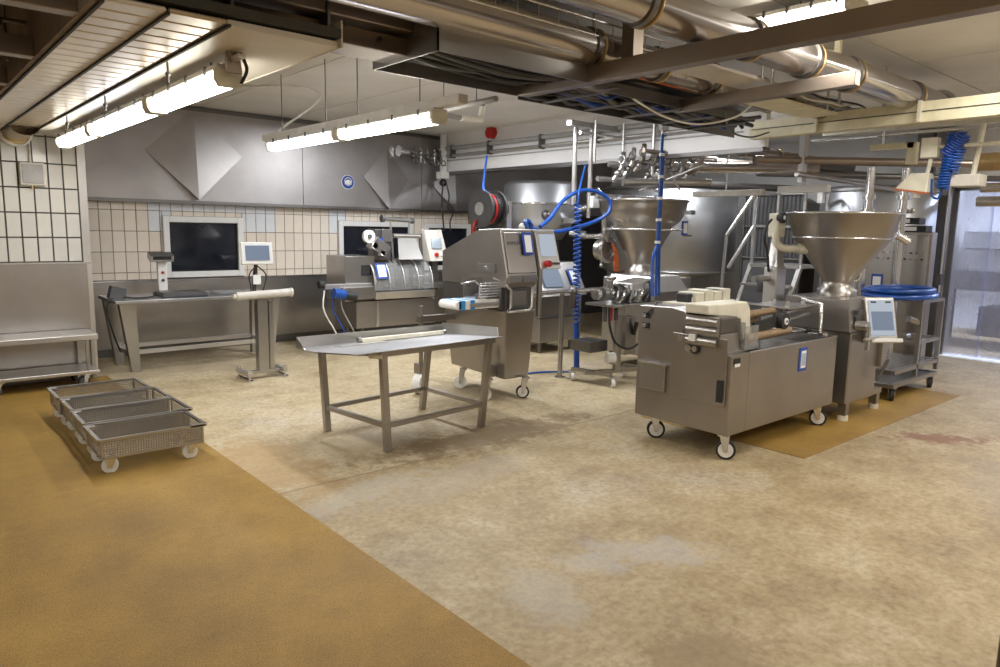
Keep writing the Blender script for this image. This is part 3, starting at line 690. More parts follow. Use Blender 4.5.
t = thing('valve_cluster', (6.8, 9.2, 2.7), 'steel pipework with valves on the hood beside the soffit', 'valve')
G().cyl((6.15, 9.5, 2.80), (6.8, 9.5, 2.76), .045).cyl((6.12, 9.5, 2.80), (6.16, 9.5, 2.80), .085).build('pipe_run', 'steel_bright', t)
for i in range(5):
    x = 6.35+.13*i; G().sphere((x, 9.42, 2.74+.05*(i % 2)), .045, 10).cyl((x, 9.42, 2.65), (x, 9.42, 2.86), .016).torus((x, 9.36, 2.66), .04, .010, 'y', 14, 6).build('valve', 'steel' if i % 2 else 'steel_dark', t)
# drop tubes and clutter around them
t = thing('drop_rack', (6.4, 6.0, 2.2), 'group of vertical steel drop tubes hanging in front of the white soffit', 'pipework')
for x, y, z0, r in ((6.38, 6.05, 1.95, .028), (6.55, 5.95, 1.80, .026), (6.45, 5.8, 2.45, .018), (6.9, 5.75, 2.35, .02), (6.9, 5.3, 2.3, .024)):
    G().cyl((x, y, z0), (x, y, 2.93), r, n=12).build('drop_tube', 'steel_light', t)
G().box(6.1, 6.95, 5.85, 5.93, 2.84, 2.90).build('mounting_rail', 'steel', t); G().cyl((6.3, 5.9, 2.78), (6.9, 5.9, 2.78), .02).build('mounting_rail', 'steel_bright', t)
for z in (2.25, 2.05): G().cyl((6.4, 5.7, z), (7.3, 5.5, z), .03).build('cross_tube', 'steel_bright', t)
G().box(6.50, 6.62, 5.84, 5.90, 1.92, 2.06).build('switch_box', 'window_frame', t, bevel=.006)
G().tube(spline([(6.62, 5.9, 2.15), (6.75, 5.8, 1.95), (6.78, 5.75, 1.72), (6.62, 5.75, 1.60), (6.40, 5.85, 1.58)]), .028).build('bent_tube', 'steel_bright', t)
G().cyl((6.55, 5.72, 1.85), (6.55, 5.72, 1.25), .005, n=6).sphere((6.55, 5.72, 1.24), .02, 8).build('pull_cord', 'steel_light', t)
random.seed(3)
t = thing('pipe_manifold', (7.1, 5.2, 2.3), 'tangle of steel pipes and valves above the left hopper', 'pipework')
for i in range(9):
    x = 6.5+.11*i; y = 5.55-.06*i; z = 2.28+.05*(i % 3)
    G().tube([(x, y, z-.05), (x+.10, y-.05, z+.10), (x+.03, y-.12, z+.26)], .028).build('pipe_elbow', ('steel', 'steel_bright', 'steel_rig')[i % 3], t)
    G().sphere((x+.05, y-.03, z+.03), .045, 10).torus((x+.03, y-.1, z+.18), .045, .012, 'x', 14, 6).build('valve', 'steel_dark' if i % 2 else 'steel', t)
for k, (p, q, r) in enumerate((((6.7, 5.8, 2.44), (9.0, 4.4, 2.44), .035), ((6.5, 5.4, 2.20), (7.5, 4.9, 2.24), .04), ((6.6, 5.2, 2.55), (7.9, 5.1, 2.55), .025), ((6.9, 4.9, 2.12), (7.3, 5.4, 2.45), .012), ((6.8, 5.4, 2.12), (7.2, 4.8, 2.42), .012))):
    G().cyl(p, q, r).build('pipe_run', ('steel_bright', 'steel', 'steel_rig', 'steel_light', 'steel_light')[k], t)
G().cyl((6.95, 5.25, 2.12), (7.05, 5.25, 2.45), .05).build('pump_motor', 'steel', t)
# more services in the dark space above the right half
for i, (p, q, r, mt, lb) in enumerate((
    ((7.2, 5.4, 2.42), (8.3, 4.0, 2.40), .06, 'steel_pipe', 'shiny brownish pipe behind the blue hose, under the white soffit corner'),
    ((7.3, 6.0, 2.28), (11.2, 4.8, 2.30), .05, 'steel_dark', 'dark pipe running to the right above the ladder'),
    ((8.0, 5.2, 2.52), (11.2, 4.6, 2.52), .06, 'steel_rig', 'brownish pipe high above the wheeled ladder'),
    ((7.4, 4.3, 2.46), (9.9, 2.2, 2.46), .045, 'steel_rig', 'brownish pipe above the right hopper running to the wall'),
    ((8.0, 4.6, 2.36), (10.8, 2.4, 2.36), .035, 'steel_dark', 'thin dark pipe above the right hopper'),
    ((7.6, 3.9, 2.30), (9.6, 3.6, 2.22), .03, 'steel_pipe', 'slanting thin steel pipe under the pale trunking'))):
    G().cyl(p, q, r, n=14).build('overhead_pipe', mt, None, lb, 'pipe')
G().box(7.95, 8.05, 3.72, 4.30, 2.12, 2.20).build('white_duct', 'window_frame', None, 'white flat duct just above the right hopper', 'duct', bevel=.006)
G().box(7.95, 8.05, 4.50, 5.45, 2.10, 2.17).build('white_duct', 'housing', None, 'pale flat duct above the top of the wheeled ladder', 'duct', bevel=.006)
for i, (x, y, z0, z1, lb) in enumerate(((8.0, 3.80, 2.0, 2.12, 'a'), (7.8, 3.95, 2.22, 3.11, 'b'))):
    G().box(x-.03, x+.03, y-.03, y+.03, z0, z1).build('drop_bracket', 'steel_light', None, {'a': 'short steel bracket hanging under the white flat duct', 'b': 'grey steel bracket hanging below the left part of the pale trunking', 'c': 'steel bracket hanging from the middle of the pale trunking'}[lb], 'bracket')
for x, y, z in ((8.0, 4.0, 2.2), (8.0, 5.0, 2.17)):
    G().cyl((x, y, z), (x, y, 3.11), .012, n=8).build('hanger_rod', 'steel_light', None, 'rod holding the %s' % ('white flat duct above the right hopper' if y < 4.5 else 'pale flat duct above the wheeled ladder'), 'rod')
t = thing('angle_bracket', (7.4, 2.9, 2.4), 'cream L shaped bracket below the pale trunking, left of the floodlight', 'bracket')
G().box(7.35, 7.43, 2.66, 3.05, 2.47, 2.52).build('arm', 'cream_paint', t); G().box(7.35, 7.43, 2.64, 2.72, 2.32, 2.52).build('upright', 'cream_paint', t); G().cyl((7.39, 2.95, 2.5), (7.39, 2.95, 3.11), .010, n=8).build('hanger', 'steel_light', t)
# grey structure on far right of the ceiling
G().box(8.95, 9.05, 1.2, 4.3, 2.86, 2.97).build('cable_trunking', 'cream_plastic', None, 'white trunking beyond the pale one at the right edge', 'cable tray', bevel=.004)
G().cyl((8.7, 1.2, 2.78), (8.7, 4.3, 2.78), .02).build('overhead_pipe', 'steel_bright', None, 'thin bright pipe under the far white trunking at right', 'pipe')
G().tube(spline([(8.9, 4.2, 2.99), (8.9, 3.6, 3.02), (8.9, 3.0, 3.04), (8.9, 2.6, 2.99), (8.9, 1.5, 3.0)]), .014, 6).build('cable', 'blue_paint', None, 'blue grey cable lying on the far white trunking', 'cable')
# floodlight, air hose and posts at the right
t = thing('floodlight', (7.0, 2.42, 2.1), 'beige tilted floodlight hanging left of the blue coiled air hose', 'lamp')
G().hull([(6.90, 2.62, 2.07), (7.10, 2.62, 2.07), (7.10, 2.36, 2.03), (6.90, 2.36, 2.03)], [(6.95, 2.52, 2.20), (7.06, 2.52, 2.20), (7.06, 2.37, 2.20), (6.95, 2.37, 2.20)]).build('lamp_body', 'cream_plastic', t, bevel=.006)
G().hull([(6.895, 2.63, 2.058), (7.105, 2.63, 2.058), (7.105, 2.36, 2.018), (6.895, 2.36, 2.018)], [(6.895, 2.63, 2.07), (7.105, 2.63, 2.07), (7.105, 2.36, 2.03), (6.895, 2.36, 2.03)]).build('rim', 'orange', t)
G().cyl((6.96, 2.46, 1.99), (6.96, 2.46, 2.03), .035).build('sensor', 'white_plastic', t)
G().box(6.96, 7.04, 2.33, 2.46, 2.33, 2.50).build('connection_box', 'cream_plastic', t, bevel=.006); G().cyl((7.0, 2.40, 2.2), (7.0, 2.38, 2.35), .018).build('arm', 'cream_plastic', t)
t = thing('air_hose', (7.0, 2.2, 2.1), 'dark blue coiled air hose bunched on a bar at the upper right', 'hose')
G().tube(helix((7.0, 2.22, 2.52), (7.0, 2.27, 2.06), .045, 20), .010, 6).build('coil', 'blue_hose', t)
G().tube(helix((7.03, 2.16, 2.52), (7.0, 2.22, 2.20), .05, 13), .010, 6).build('coil', 'blue_hose', t)
G().tube(helix((6.95, 2.14, 2.50), (6.99, 2.27, 2.35), .045, 9), .010, 6).build('coil', 'blue_paint', t)
G().tube(spline([(7.0, 2.27, 2.06), (7.0, 2.30, 1.98), (7.0, 2.35, 2.02), (7.0, 2.36, 2.15)]), .010, 6).build('hose_end', 'blue_hose', t)
G().cyl((7.0, 2.36, 2.42), (7.0, 1.4, 2.42), .016).build('hose_bar', 'cream_plastic', None, 'cream bar that the dark blue coiled hose hangs on', 'bar')
G().cyl((7.1, 2.04, 2.60), (7.1, 2.08, 2.16), .022).build('drop_tube', 'cream_plastic', None, 'pale vertical tube just right of the dark blue coiled hose', 'pipe')
G().box(7.0, 7.2, 2.0, 2.22, 2.08, 2.18).build('socket_box', 'housing', None, 'grey box under the pale tube beside the blue coiled hose', 'junction box', bevel=.006)
G().cyl((8.0, 1.2, 2.36), (8.0, 2.3, 2.36), .085, n=24).build('overhead_pipe', 'brass', None, 'brass coloured pipe end at the right edge of the photo', 'pipe')
G().cyl((8.0, 1.2, 2.12), (8.0, 2.26, 2.12), .045, n=20).build('overhead_pipe', 'steel_bright', None, 'upper bright pipe above the plastic curtain at right', 'pipe')
G().cyl((8.2, 1.2, 2.0), (8.2, 2.34, 2.0), .05, n=20).build('overhead_pipe', 'steel_bright', None, 'lower bright pipe above the plastic curtain at right', 'pipe')
for i, (x, y, lx, lb) in enumerate(((10.95, 3.80, .0, 'left dark steel upright next to the control cabinet'), (10.98, 3.55, .0, 'right dark steel upright beside the plastic curtain'))):
    t = thing('upright_post', (x, y, 0), lb, 'post')
    G().box(x-.06, x+.06, y-.10, y+.10, 0, 3.1).build('post_body', 'steel_dark', t, bevel=.006)
    if i: G().cyl((x-.07, y-.10, .9), (x-.07, y-.10, 2.6), .02).build('tube', 'steel_bright', t); G().box(x-.1, x+.02, y-.12, y-.06, 1.0, 1.15).build('latch', 'steel_dark', t)
# --- plastic curtain door
t = thing('plastic_curtain', (11.22, 2.2, 0), 'translucent bluish plastic curtain in the doorway at the right edge', 'curtain')
for i in range(7):
    y0 = 3.42-.40*i; g = G(); n = 6
    vs = []; 
    for z in (.03, 2.30):
        for k in range(n+1): vs.append((11.20+.012*(i % 2)+.02*math.sin(k*PI/n), y0-.43*k/n, z))
    g.add(vs, [(k, k+1, n+2+k, n+1+k) for k in range(n)], True); g.build('curtain_strip', 'curtain_plastic', t)
G().box(11.17, 11.26, .6, 3.46, 2.28, 2.36).build('curtain_rail', 'steel_dark', t)
# gear beyond the curtain
t = thing('steel_trough', (13.0, 2.9, 0), 'blurred grey steel trough seen behind the plastic curtain', 'trough')
G().prism([(2.0, .85), (4.2, .85), (4.2, 1.15), (1.8, 1.15)], 'x', 12.6, 13.4).build('trough_body', 'steel_dark', t)
for x in (12.7, 13.3):
    for y in (2.2, 4.0): G().box(x-.04, x+.04, y-.04, y+.04, 0, .86).build('leg', 'steel_dark', t)
G().box(14.0, 14.7, .8, 3.8, 0, .5).build('storage_crate', 'steel_dark', None, 'dark low crate seen through the plastic curtain', 'crate', bevel=.02)
G().box(14.2, 14.9, 1.2, 4.2, 1.45, 1.75).build('wall_duct', 'steel', None, 'grey duct seen through the plastic curtain', 'duct', bevel=.02)

# ================================================================ OBJECTS, left side
def rail4(name, g, mat, parent): return g.build(name, mat, parent)
# low shelf trolley at the far left
t = thing('shelf_trolley', (1.1, 8.2, 0), 'low two-shelf stainless trolley against the steel wall panel at far left', 'trolley')
x0, x1, y0, y1 = .35, 1.60, 8.02, 8.48
G().box(x0, x1, y0, y1, .475, .53).build('shelf', 'steel_light', t, bevel=.006)
G().box(x0, x1, y0, y1, .13, .165).build('shelf', 'steel_light', t, bevel=.006)
for x in (x0+.02, x1-.10):
    for y in (y0+.02, y1-.02): G().bar((x, y, .16), (x, y, .48), .03).build('leg', 'steel', t)
for x in (x0+.4, x1-.12):
    for y in (y0+.06, y1-.08): caster(t, x, y, .055, .13, .4, 'dark_grey', 'black_rubber')
G().bar((x1+.03, y1-.02, 0), (x1+.03, y1-.02, .52), .035).build('rear_post', 'steel', t)
# worktable with the scale
t = thing('worktable', (2.8, 8.85, 0), 'long stainless worktable with tapered legs below the large dark window', 'table')
G().box(1.86, 3.72, 8.42, 9.22, .775, .81).build('table_top', 'steel_table', t, bevel=.006)
def tleg(x, y, sx):
    g = G(); g.hull([(x-.045, y-.035, 0), (x+.045, y-.035, 0), (x+.045, y+.035, 0), (x-.045, y+.035, 0)], [(x-.085+sx, y-.05, .775), (x+.085+sx, y-.05, .775), (x+.085+sx, y+.05, .775), (x-.085+sx, y+.05, .775)])
    return g
for x, y, s in ((2.06, 8.56, -.06), (2.02, 9.08, -.06), (3.62, 8.60, .05), (3.62, 9.08, .05)): tleg(x, y, s).build('leg', 'steel', t, bevel=.004)
G().bar((2.06, 8.56, .22), (3.62, 8.60, .22), .045).bar((2.02, 9.08, .22), (3.62, 9.08, .22), .045).build('stretcher', 'steel_light', t)
G().bar((2.04, 8.56, .2), (2.02, 9.08, .2), .045).bar((3.62, 8.60, .2), (3.62, 9.08, .2), .045).build('stretcher', 'steel_light', t)
t = thing('bench_scale', (2.6, 8.75, .81), 'bench scale with white column and slim display head on the worktable', 'scale')
G().box(2.38, 2.88, 8.55, 8.95, .812, .85).build('platform', 'dark_grey', t, bevel=.008)
G().box(2.40, 2.86, 8.57, 8.93, .85, .862).build('weighing_plate', 'steel_dark', t, bevel=.003)
G().box(2.45, 2.55, 8.95, 9.01, .81, 1.22).build('column', 'window_frame', t, bevel=.008)
G().cyl((2.50, 8.938, 1.07), (2.50, 8.952, 1.07), .017, n=12).build('button', 'red', t); G().cyl((2.50, 8.938, .98), (2.50, 8.952, .98), .017, n=12).build('button', 'black', t)
G().obox((2.48, 8.93, 1.255), (.26, .13, .075), (.35, 0, 0)).build('display_head', 'steel', t, bevel=.006)
G().obox((2.48, 8.868, 1.245), (.20, .008, .045), (.35, 0, 0)).build('display', 'black', t)
t = thing('cable_box', (1.93, 8.7, .81), 'small dark tilted box at the left end of the worktable', 'box')
G().obox((1.95, 8.72, .87), (.16, .12, .14), (0, .25, 0)).build('box_body', 'dark_grey', t, bevel=.006)
G().tube(spline([(2.0, 8.65, .83), (2.1, 8.6, .82), (2.25, 8.62, .82), (2.35, 8.7, .83)]), .009).build('lead', 'black', t)
G().tube(spline([(1.9, 8.75, .82), (1.84, 8.72, .7), (1.88, 8.7, .45), (1.97, 8.8, .2)]), .009).build('lead', 'black', t)
o = G().box(3.02, 3.42, 8.62, 8.90, .81, .845).build('scale_tray', 'clear_cover', None, 'clear shallow tray on the worktable right of the bench scale', 'tray', bevel=.006)
# monitor stand with roller
t = thing('roller_stand', (3.05, 7.45, 0), 'steel T stand on four feet carrying a white roller, left of centre', 'stand')
G().box(3.0, 3.11, 7.40, 7.50, .08, .87).build('column', 'steel', t, bevel=.006)
G().box(3.14, 3.19, 7.44, 7.49, .08, .84).build('column', 'steel', t, bevel=.004)
G().box(2.87, 3.27, 7.42, 7.50, .055, .09).build('base_bar', 'steel', t, bevel=.004)
for x, ya, yb in ((2.85, 7.28, 7.62), (3.27, 7.34, 7.72)):
    G().box(x-.025, x+.025, ya, yb, .06, .10).build('foot_bar', 'steel_light', t, bevel=.004)
    for y in (ya+.02, yb-.02): G().cyl((x, y, .012), (x, y, .065), .01).cyl((x, y, 0), (x, y, .014), .028).cyl((x, y, .1), (x, y, .125), .024).build('foot', 'steel_bright', t)
    G().cyl((x+.02, ya, .016), (x+.02, yb, .016), .009).build('floor_rail', 'steel_dark', t)
G().cyl((2.77, 7.38, .905), (3.36, 7.38, .925), .042, n=20).build('roller', 'housing', t)
G().cyl((2.74, 7.38, .903), (2.77, 7.38, .905), .025).cyl((3.36, 7.38, .925), (3.38, 7.38, .925), .048).build('roller_cap', 'cream_plastic', t)
G().obox((3.06, 7.42, .875), (.34, .12, .02), (0, 0, 0)).build('bracket', 'steel', t)
t = thing('touch_monitor', (3.02, 7.5, .93), 'small white touch monitor on a black stalk above the white roller', 'monitor')
G().obox((3.03, 7.46, 1.345), (.33, .05, .235), (-.15, 0, -.08)).build('monitor_body', 'window_frame', t, bevel=.010)
G().obox((3.028, 7.428, 1.352), (.25, .006, .155), (-.15, 0, -.08)).build('screen', 'screen_blue', t)
G().tube(spline([(3.0, 7.48, .93), (3.01, 7.5, 1.05), (3.02, 7.49, 1.15), (3.03, 7.48, 1.25)]), .022).build('stalk', 'black', t)
G().box(2.98, 3.06, 7.44, 7.46, 1.02, 1.12).build('tag', 'paper', t)
for k in (-1, 1): G().tube(spline([(3.03, 7.47, 1.22), (3.03+k*.09, 7.45, 1.12), (3.02+k*.07, 7.44, .98), (3.0+k*.05, 7.44, .86)]), .007).build('cable', 'black', t)
# --- four perforated basket dollies
def dolly(y0, y1, x0, x1, zt, lb):
    t = thing('basket_dolly', ((x0+x1)/2, (y0+y1)/2, 0), lb, 'basket', 'perforated steel basket dollies on the mustard floor')
    zb = .118; i_ = .015
    def wall(a, b, nm_='basket_wall'):
        return G().add([(*a, zb), (*b, zb), (*b, zt-.01), (*a, zt-.01)], [(0, 1, 2, 3)]).build(nm_, 'perf_side', t)
    A, B, C, D = (x0+i_, y0+i_), (x1-i_, y0+i_), (x1-i_, y1-i_), (x0+i_, y1-i_)
    for a, b in ((A, B), (B, C), (C, D), (D, A)): wall(a, b)
    G().add([(*A, zb), (*B, zb), (*C, zb), (*D, zb)], [(0, 1, 2, 3)]).build('basket_floor', 'perf_flat', t)
    g = G()
    for p, q in (((x0, y0), (x1, y0)), ((x1, y0), (x1, y1)), ((x1, y1), (x0, y1)), ((x0, y1), (x0, y0))): g.bar((*p, zt), (*q, zt), .024, .018)
    g.build('rim', 'steel', t)
    g = G()
    for p, q in ((A, B), (B, C), (C, D), (D, A)): g.bar((*p, zb), (*q, zb), .012)
    for p in (A, B, C, D): g.bar((*p, zb), (*p, zt), .012)
    g.build('frame', 'steel', t)
    G().box(x1-.10, x1+.012, y0-.012, y0+.012, zt-.004, zt+.014).build('corner_grip', 'steel_bright', t); G().box(x0-.012, x0+.05, y1-.10, y1-.05, zt-.004, zt+.014).build('corner_grip', 'steel_bright', t)
    G().box(x0+.08, x1-.08, (y0+y1)/2-.02, (y0+y1)/2+.02, .10, .116).build('skid', 'steel_dark', t)
    for x in (x0+.09, x1-.07):
        for y in (y0+.07, y1-.07):
            caster(t, x, y, .050, .112, -.25+.25*math.sin(7*x+9*y), off=.02)
    return t
dolly(5.06, 5.50, .975, 1.645, .243, 'nearest of the four perforated basket dollies, side holes fully visible')
dolly(5.54, 5.98, .985, 1.70, .245, 'second perforated basket dolly from the front')
dolly(6.01, 6.45, .995, 1.69, .245, 'third perforated basket dolly from the front')
dolly(6.49, 6.95, .985, 1.66, .245, 'farthest perforated basket dolly, set slightly further left')
# --- centre table
t = thing('sorting_table', (3.15, 4.8, 0), 'bare stainless table with raised back edge standing in the middle of the floor', 'table')
Zt = .795
poly = [(2.40, 4.25, .785), (3.76, 4.30, .79), (3.82, 5.21, .70), (2.41, 5.20, .70), (2.33, 4.75, .742)]
Zb = .70
G().add([(x, y, z+e) for e in (-.006, 0) for x, y, z in poly], [(4, 3, 2, 1, 0), (5, 6, 7, 8, 9)]+[(i, (i+1) % 5, 5+(i+1) % 5, 5+i) for i in range(5)]).build('table_top', 'steel_table', t)
G().bar((2.66, 4.37, Zt-.045), (3.76, 4.41, Zt-.045), .04, .05).bar((2.66, 4.40, Zt-.045), (2.62, 5.16, Zb-.035), .04, .05).bar((3.74, 4.41, Zt-.045), (3.70, 5.16, Zb-.035), .04, .05).bar((2.62, 5.16, Zb-.035), (3.70, 5.18, Zb-.035), .04, .05).build('top_frame', 'steel_mach', t)
L4 = ((2.73, 4.39), (3.71, 4.50), (2.64, 5.16), (3.66, 5.29))
T4 = ((2.69, 4.39), (3.72, 4.42), (2.60, 5.16), (3.66, 5.18))
for (a, b), (c, d) in zip(L4, T4): G().bar((a, b, 0), (c, d, Zt-.03 if d < 4.8 else Zb-.012), .05).build('leg', 'steel_mach', t, bevel=.004)
def L(i, z):
    k = z/.78; return (L4[i][0]*(1-k)+T4[i][0]*k, L4[i][1]*(1-k)+T4[i][1]*k, z)
for i, j in ((0, 1), (1, 3), (3, 2), (2, 0)): G().bar(L(i, .20), L(j, .20), .032).build('stretcher', 'steel_mach', t)
G().hull([(2.36, 4.95, .722), (2.364, 4.95, .722), (2.415, 5.20, .70), (2.41, 5.20, .70)], [(2.36, 4.97, .735), (2.364, 4.97, .735), (2.42, 5.20, .78), (2.415, 5.20, .78)]).build('raised_edge', 'steel', t)
G().box(2.41, 3.82, 5.20, 5.207, .70, .785).build('raised_edge', 'steel', t)
G().hull([(3.765, 4.36, .785), (3.771, 4.36, .785), (3.827, 5.21, .70), (3.82, 5.21, .70)], [(3.765, 4.38, .855), (3.771, 4.38, .855), (3.827, 5.21, .80), (3.82, 5.21, .80)]).build('raised_edge', 'steel_light', t)
G().cyl((2.60, 4.42, Zt-.06), (2.66, 4.35, Zt-.06), .022).build('drain_stub', 'cream_plastic', t)
t = thing('profile_bar', (3.3, 5.03, .72), 'pale plastic profile bar lying along the back of the bare table', 'bar')
G().hull([(2.88, 5.00, .725), (2.88, 5.06, .72), (2.88, 5.05, .755), (2.88, 5.01, .757)], [(3.72, 5.04, .722), (3.72, 5.10, .716), (3.72, 5.09, .75), (3.72, 5.05, .752)]).build('bar_body', 'cream_plastic', t, bevel=.004)
G().cyl((2.85, 5.03, .745), (2.88, 5.03, .745), .022).build('end_roller', 'steel', t); G().cyl((3.72, 5.07, .74), (3.75, 5.07, .74), .022).build('end_roller', 'steel', t)
G().hull([(2.62, 4.86, .733), (3.05, 4.88, .733), (3.05, 5.02, .719), (2.62, 5.0, .719)], [(2.62, 4.86, .738), (3.05, 4.88, .738), (3.05, 5.02, .724), (2.62, 5.0, .724)]).build('steel_sheet', 'steel_light', None, 'thin flat steel sheet lying at the left of the bare table top', 'sheet')

# ================================================================ labelling / slicing machine by the second window
t = thing('packing_machine', (5.0, 8.5, 0), 'long steel packing machine with clear segmented hood in front of the second window', 'machine')
G().box(4.72, 6.0, 8.35, 8.95, .30, .66).build('base_cabinet', 'steel_mach', t, bevel=.008)
G().box(5.02, 5.06, 8.34, 8.36, .31, .65).build('door_gap', 'steel_bright', t)
for x in (4.85, 5.85):
    for y in (8.45, 8.85): G().cyl((x, y, 0), (x, y, .31), .03).build('leg', 'steel_dark', t)
G().box(4.60, 5.05, 8.42, 8.95, .66, 1.26).build('side_housing', 'steel', t, bevel=.01)
G().box(4.84, 4.99, 8.412, 8.425, 1.0, 1.14).build('infeed_opening', 'black', t)
G().prism([(8.30, .68), (8.95, .68), (8.95, .74), (8.28, .78)], 'x', 4.98, 5.95).build('lower_tray', 'steel_light', t, bevel=.006)
# curved clear hood
n = 10; arc = [(8.36+.02-.10*math.sin(PI/2*i/n)-.0, 0) for i in range(n+1)]
for k in range(4):
    xa = 4.98+.235*k; xb = xa+.222; vs = []
    for x in (xa, xb):
        for i in range(n+1):
            a = PI/2*i/n; vs.append((x, 8.55-.25*math.cos(a), .80+.40*math.sin(a)))
    G().add(vs, [(i, i+1, n+2+i, n+1+i) for i in range(n)], True).build('hood_segment', 'clear_cover', t)
    G().tube([(xa, 8.55-.255*math.cos(PI/2*i/n), .80+.405*math.sin(PI/2*i/n)) for i in range(n+1)], .011, 6).build('hood_rib', 'steel_light', t)
    G().box(xa+.03, xb-.03, 8.50, 8.7, .82, 1.08).build('inner_block', ('steel_dark', 'steel', 'steel_dark', 'steel')[k], t)
    G().cyl((xa+.11, 8.43, .88), (xa+.11, 8.43, 1.08), .035).build('inner_roller', 'steel_bright', t)
G().tube([(5.92, 8.55-.255*math.cos(PI/2*i/n), .80+.405*math.sin(PI/2*i/n)) for i in range(n+1)], .011, 6).build('hood_rib', 'steel_light', t)
G().box(4.96, 5.95, 8.55, 8.95, .74, 1.20).build('rear_housing', 'steel_dark', t, bevel=.008)
G().obox((5.10, 8.335, 1.06), (.17, .008, .22), (-.35, 0, .0)).build('sheet_frame', 'blue_paint', t)
G().obox((5.10, 8.328, 1.06), (.12, .008, .17), (-.35, 0, .0)).build('sheet', 'paper', t)
G().box(4.28, 4.98, 8.36, 8.52, .84, .90).build('infeed_rail', 'steel_light', t, bevel=.004); G().box(4.50, 4.98, 8.30, 8.42, .70, .86).build('drive_housing', 'steel', t, bevel=.008)
G().cyl((4.22, 8.42, .90), (4.30, 8.42, .90), .05).build('end_roller', 'black_rubber', t)
G().cyl((4.34, 8.26, .80), (4.50, 8.26, .77), .065).build('drive_motor', 'blue_hose', t); G().cyl((4.50, 8.26, .77), (4.66, 8.26, .74), .06).build('gearbox', 'black', t)
for k in range(3): G().tube(spline([(4.26+.12*k, 8.35, .83), (4.22+.13*k, 8.30, .6), (4.35+.13*k, 8.3, .35), (4.52+.12*k, 8.35, .10), (4.60+.1*k, 8.4, .02)]), .010, 6).build('cable', ('white_plastic', 'blue_paint', 'grey_plastic')[k], t)
G().cyl((4.90, 8.30, 1.52), (4.90, 8.35, 1.52), .085, n=24).build('label_reel', 'white_plastic', t, bevel=.01)
G().cyl((4.90, 8.285, 1.52), (4.90, 8.36, 1.52), .03, n=12).build('reel_hub', 'dark_grey', t)
G().obox((5.08, 8.38, 1.38), (.26, .16, .16), (0, .6, 0)).build('print_head', 'steel', t, bevel=.008); G().cyl((4.98, 8.30, 1.40), (4.98, 8.40, 1.40), .045).cyl((5.10, 8.30, 1.30), (5.10, 8.40, 1.30), .035).build('guide_roller', 'white_plastic', t)
G().box(5.06, 5.14, 8.36, 8.40, 1.28, 1.50).build('print_ribbon', 'blue_paint', t)
G().box(5.05, 5.30, 8.42, 8.60, 1.20, 1.62).build('printer_body', 'steel_dark', t, bevel=.008); G().box(5.14, 5.30, 8.38, 8.42, 1.45, 1.62).build('printer_cover', 'steel', t, bevel=.006)
G().hull([(5.38, 8.34, 1.21), (5.78, 8.34, 1.21), (5.78, 8.35, 1.21), (5.38, 8.35, 1.21)], [(5.44, 8.46, 1.52), (5.72, 8.46, 1.52), (5.72, 8.47, 1.52), (5.44, 8.47, 1.52)]).build('film_web', 'steel_light', t)
G().cyl((5.36, 8.46, 1.53), (5.80, 8.46, 1.53), .03).build('film_roller', 'steel_light', t)
for x in (5.34, 5.82): G().bar((x, 8.44, 1.2), (x, 8.48, 1.56), .035).build('film_post', 'steel_dark', t)
G().cyl((5.22, 8.5, 1.76), (5.72, 8.5, 1.74), .026).build('film_roll', 'steel', t); G().cyl((5.20, 8.5, 1.76), (5.24, 8.5, 1.76), .05).build('roll_core', 'dark_grey', t); G().cyl((5.68, 8.5, 1.74), (5.72, 8.5, 1.74), .04).build('roll_core', 'dark_grey', t)
G().bar((5.35, 8.5, 1.5), (5.35, 8.5, 1.74), .02).bar((5.65, 8.5, 1.5), (5.65, 8.5, 1.74), .02).build('roll_post', 'steel_light', t)
t = thing('operator_console', (6.0, 8.4, 1.1), 'beige control console with grey screen and red stop button right of the packing machine', 'control panel')
G().hull([(5.88, 8.30, 1.18), (6.20, 8.30, 1.18), (6.20, 8.48, 1.18), (5.88, 8.48, 1.18)], [(5.84, 8.40, 1.62), (6.14, 8.40, 1.62), (6.14, 8.50, 1.62), (5.84, 8.50, 1.62)]).build('panel_body', 'housing', t, bevel=.008)
G().obox((6.01, 8.345, 1.43), (.17, .012, .15), (-.22, 0, 0)).build('screen', 'screen_grey', t)
G().cyl((5.99, 8.295, 1.27), (5.99, 8.33, 1.27), .03).build('stop_button', 'red', t); G().cyl((6.08, 8.30, 1.27), (6.08, 8.33, 1.27), .018).build('button', 'paper', t)
G().box(5.98, 6.08, 8.40, 8.48, .75, 1.2).build('panel_post', 'steel_dark', t, bevel=.006); G().box(5.90, 6.30, 8.3, 8.6, .80, .86).build('shelf_plate', 'steel', t)

# ================================================================ clipping machine with belt (centre)
t = thing('portioning_machine', (4.65, 5.6, 0), 'tall slanted steel portioning machine with touch screen and short white belt', 'machine')
XA, XB, YA, YB = 4.41, 4.80, 5.02, 6.02
G().hull([(XA+.07, YA+.06, .205), (XB-.01, YA+.06, .205), (XB-.01, YB-.08, .23), (XA+.07, YB-.08, .23)], [(XA+.01, YA+.0, .88), (XB, YA, .88), (XB, YB-.02, .88), (XA+.01, YB-.02, .88)]).build('lower_body', 'steel_mach', t, bevel=.01)
G().box(XA+.03, XB-.01, YA+.02, YB-.04, .88, 1.10).build('middle_body', 'steel_dark', t)
up = [(YA, 1.10), (YB, 1.10), (YB, 1.42), (YA+.42, 1.64), (YA+.08, 1.655), (YA-.02, 1.20)]
G().prism(up, 'x', XA, XB).build('upper_body', 'steel_mach', t, bevel=.012)
G().prism([(YA+.05, .89), (YB-.03, .89), (YB-.03, 1.10), (YA+.05, 1.10)], 'x', XA-.004, XA+.04).build('side_skirt', 'steel_dark', t)
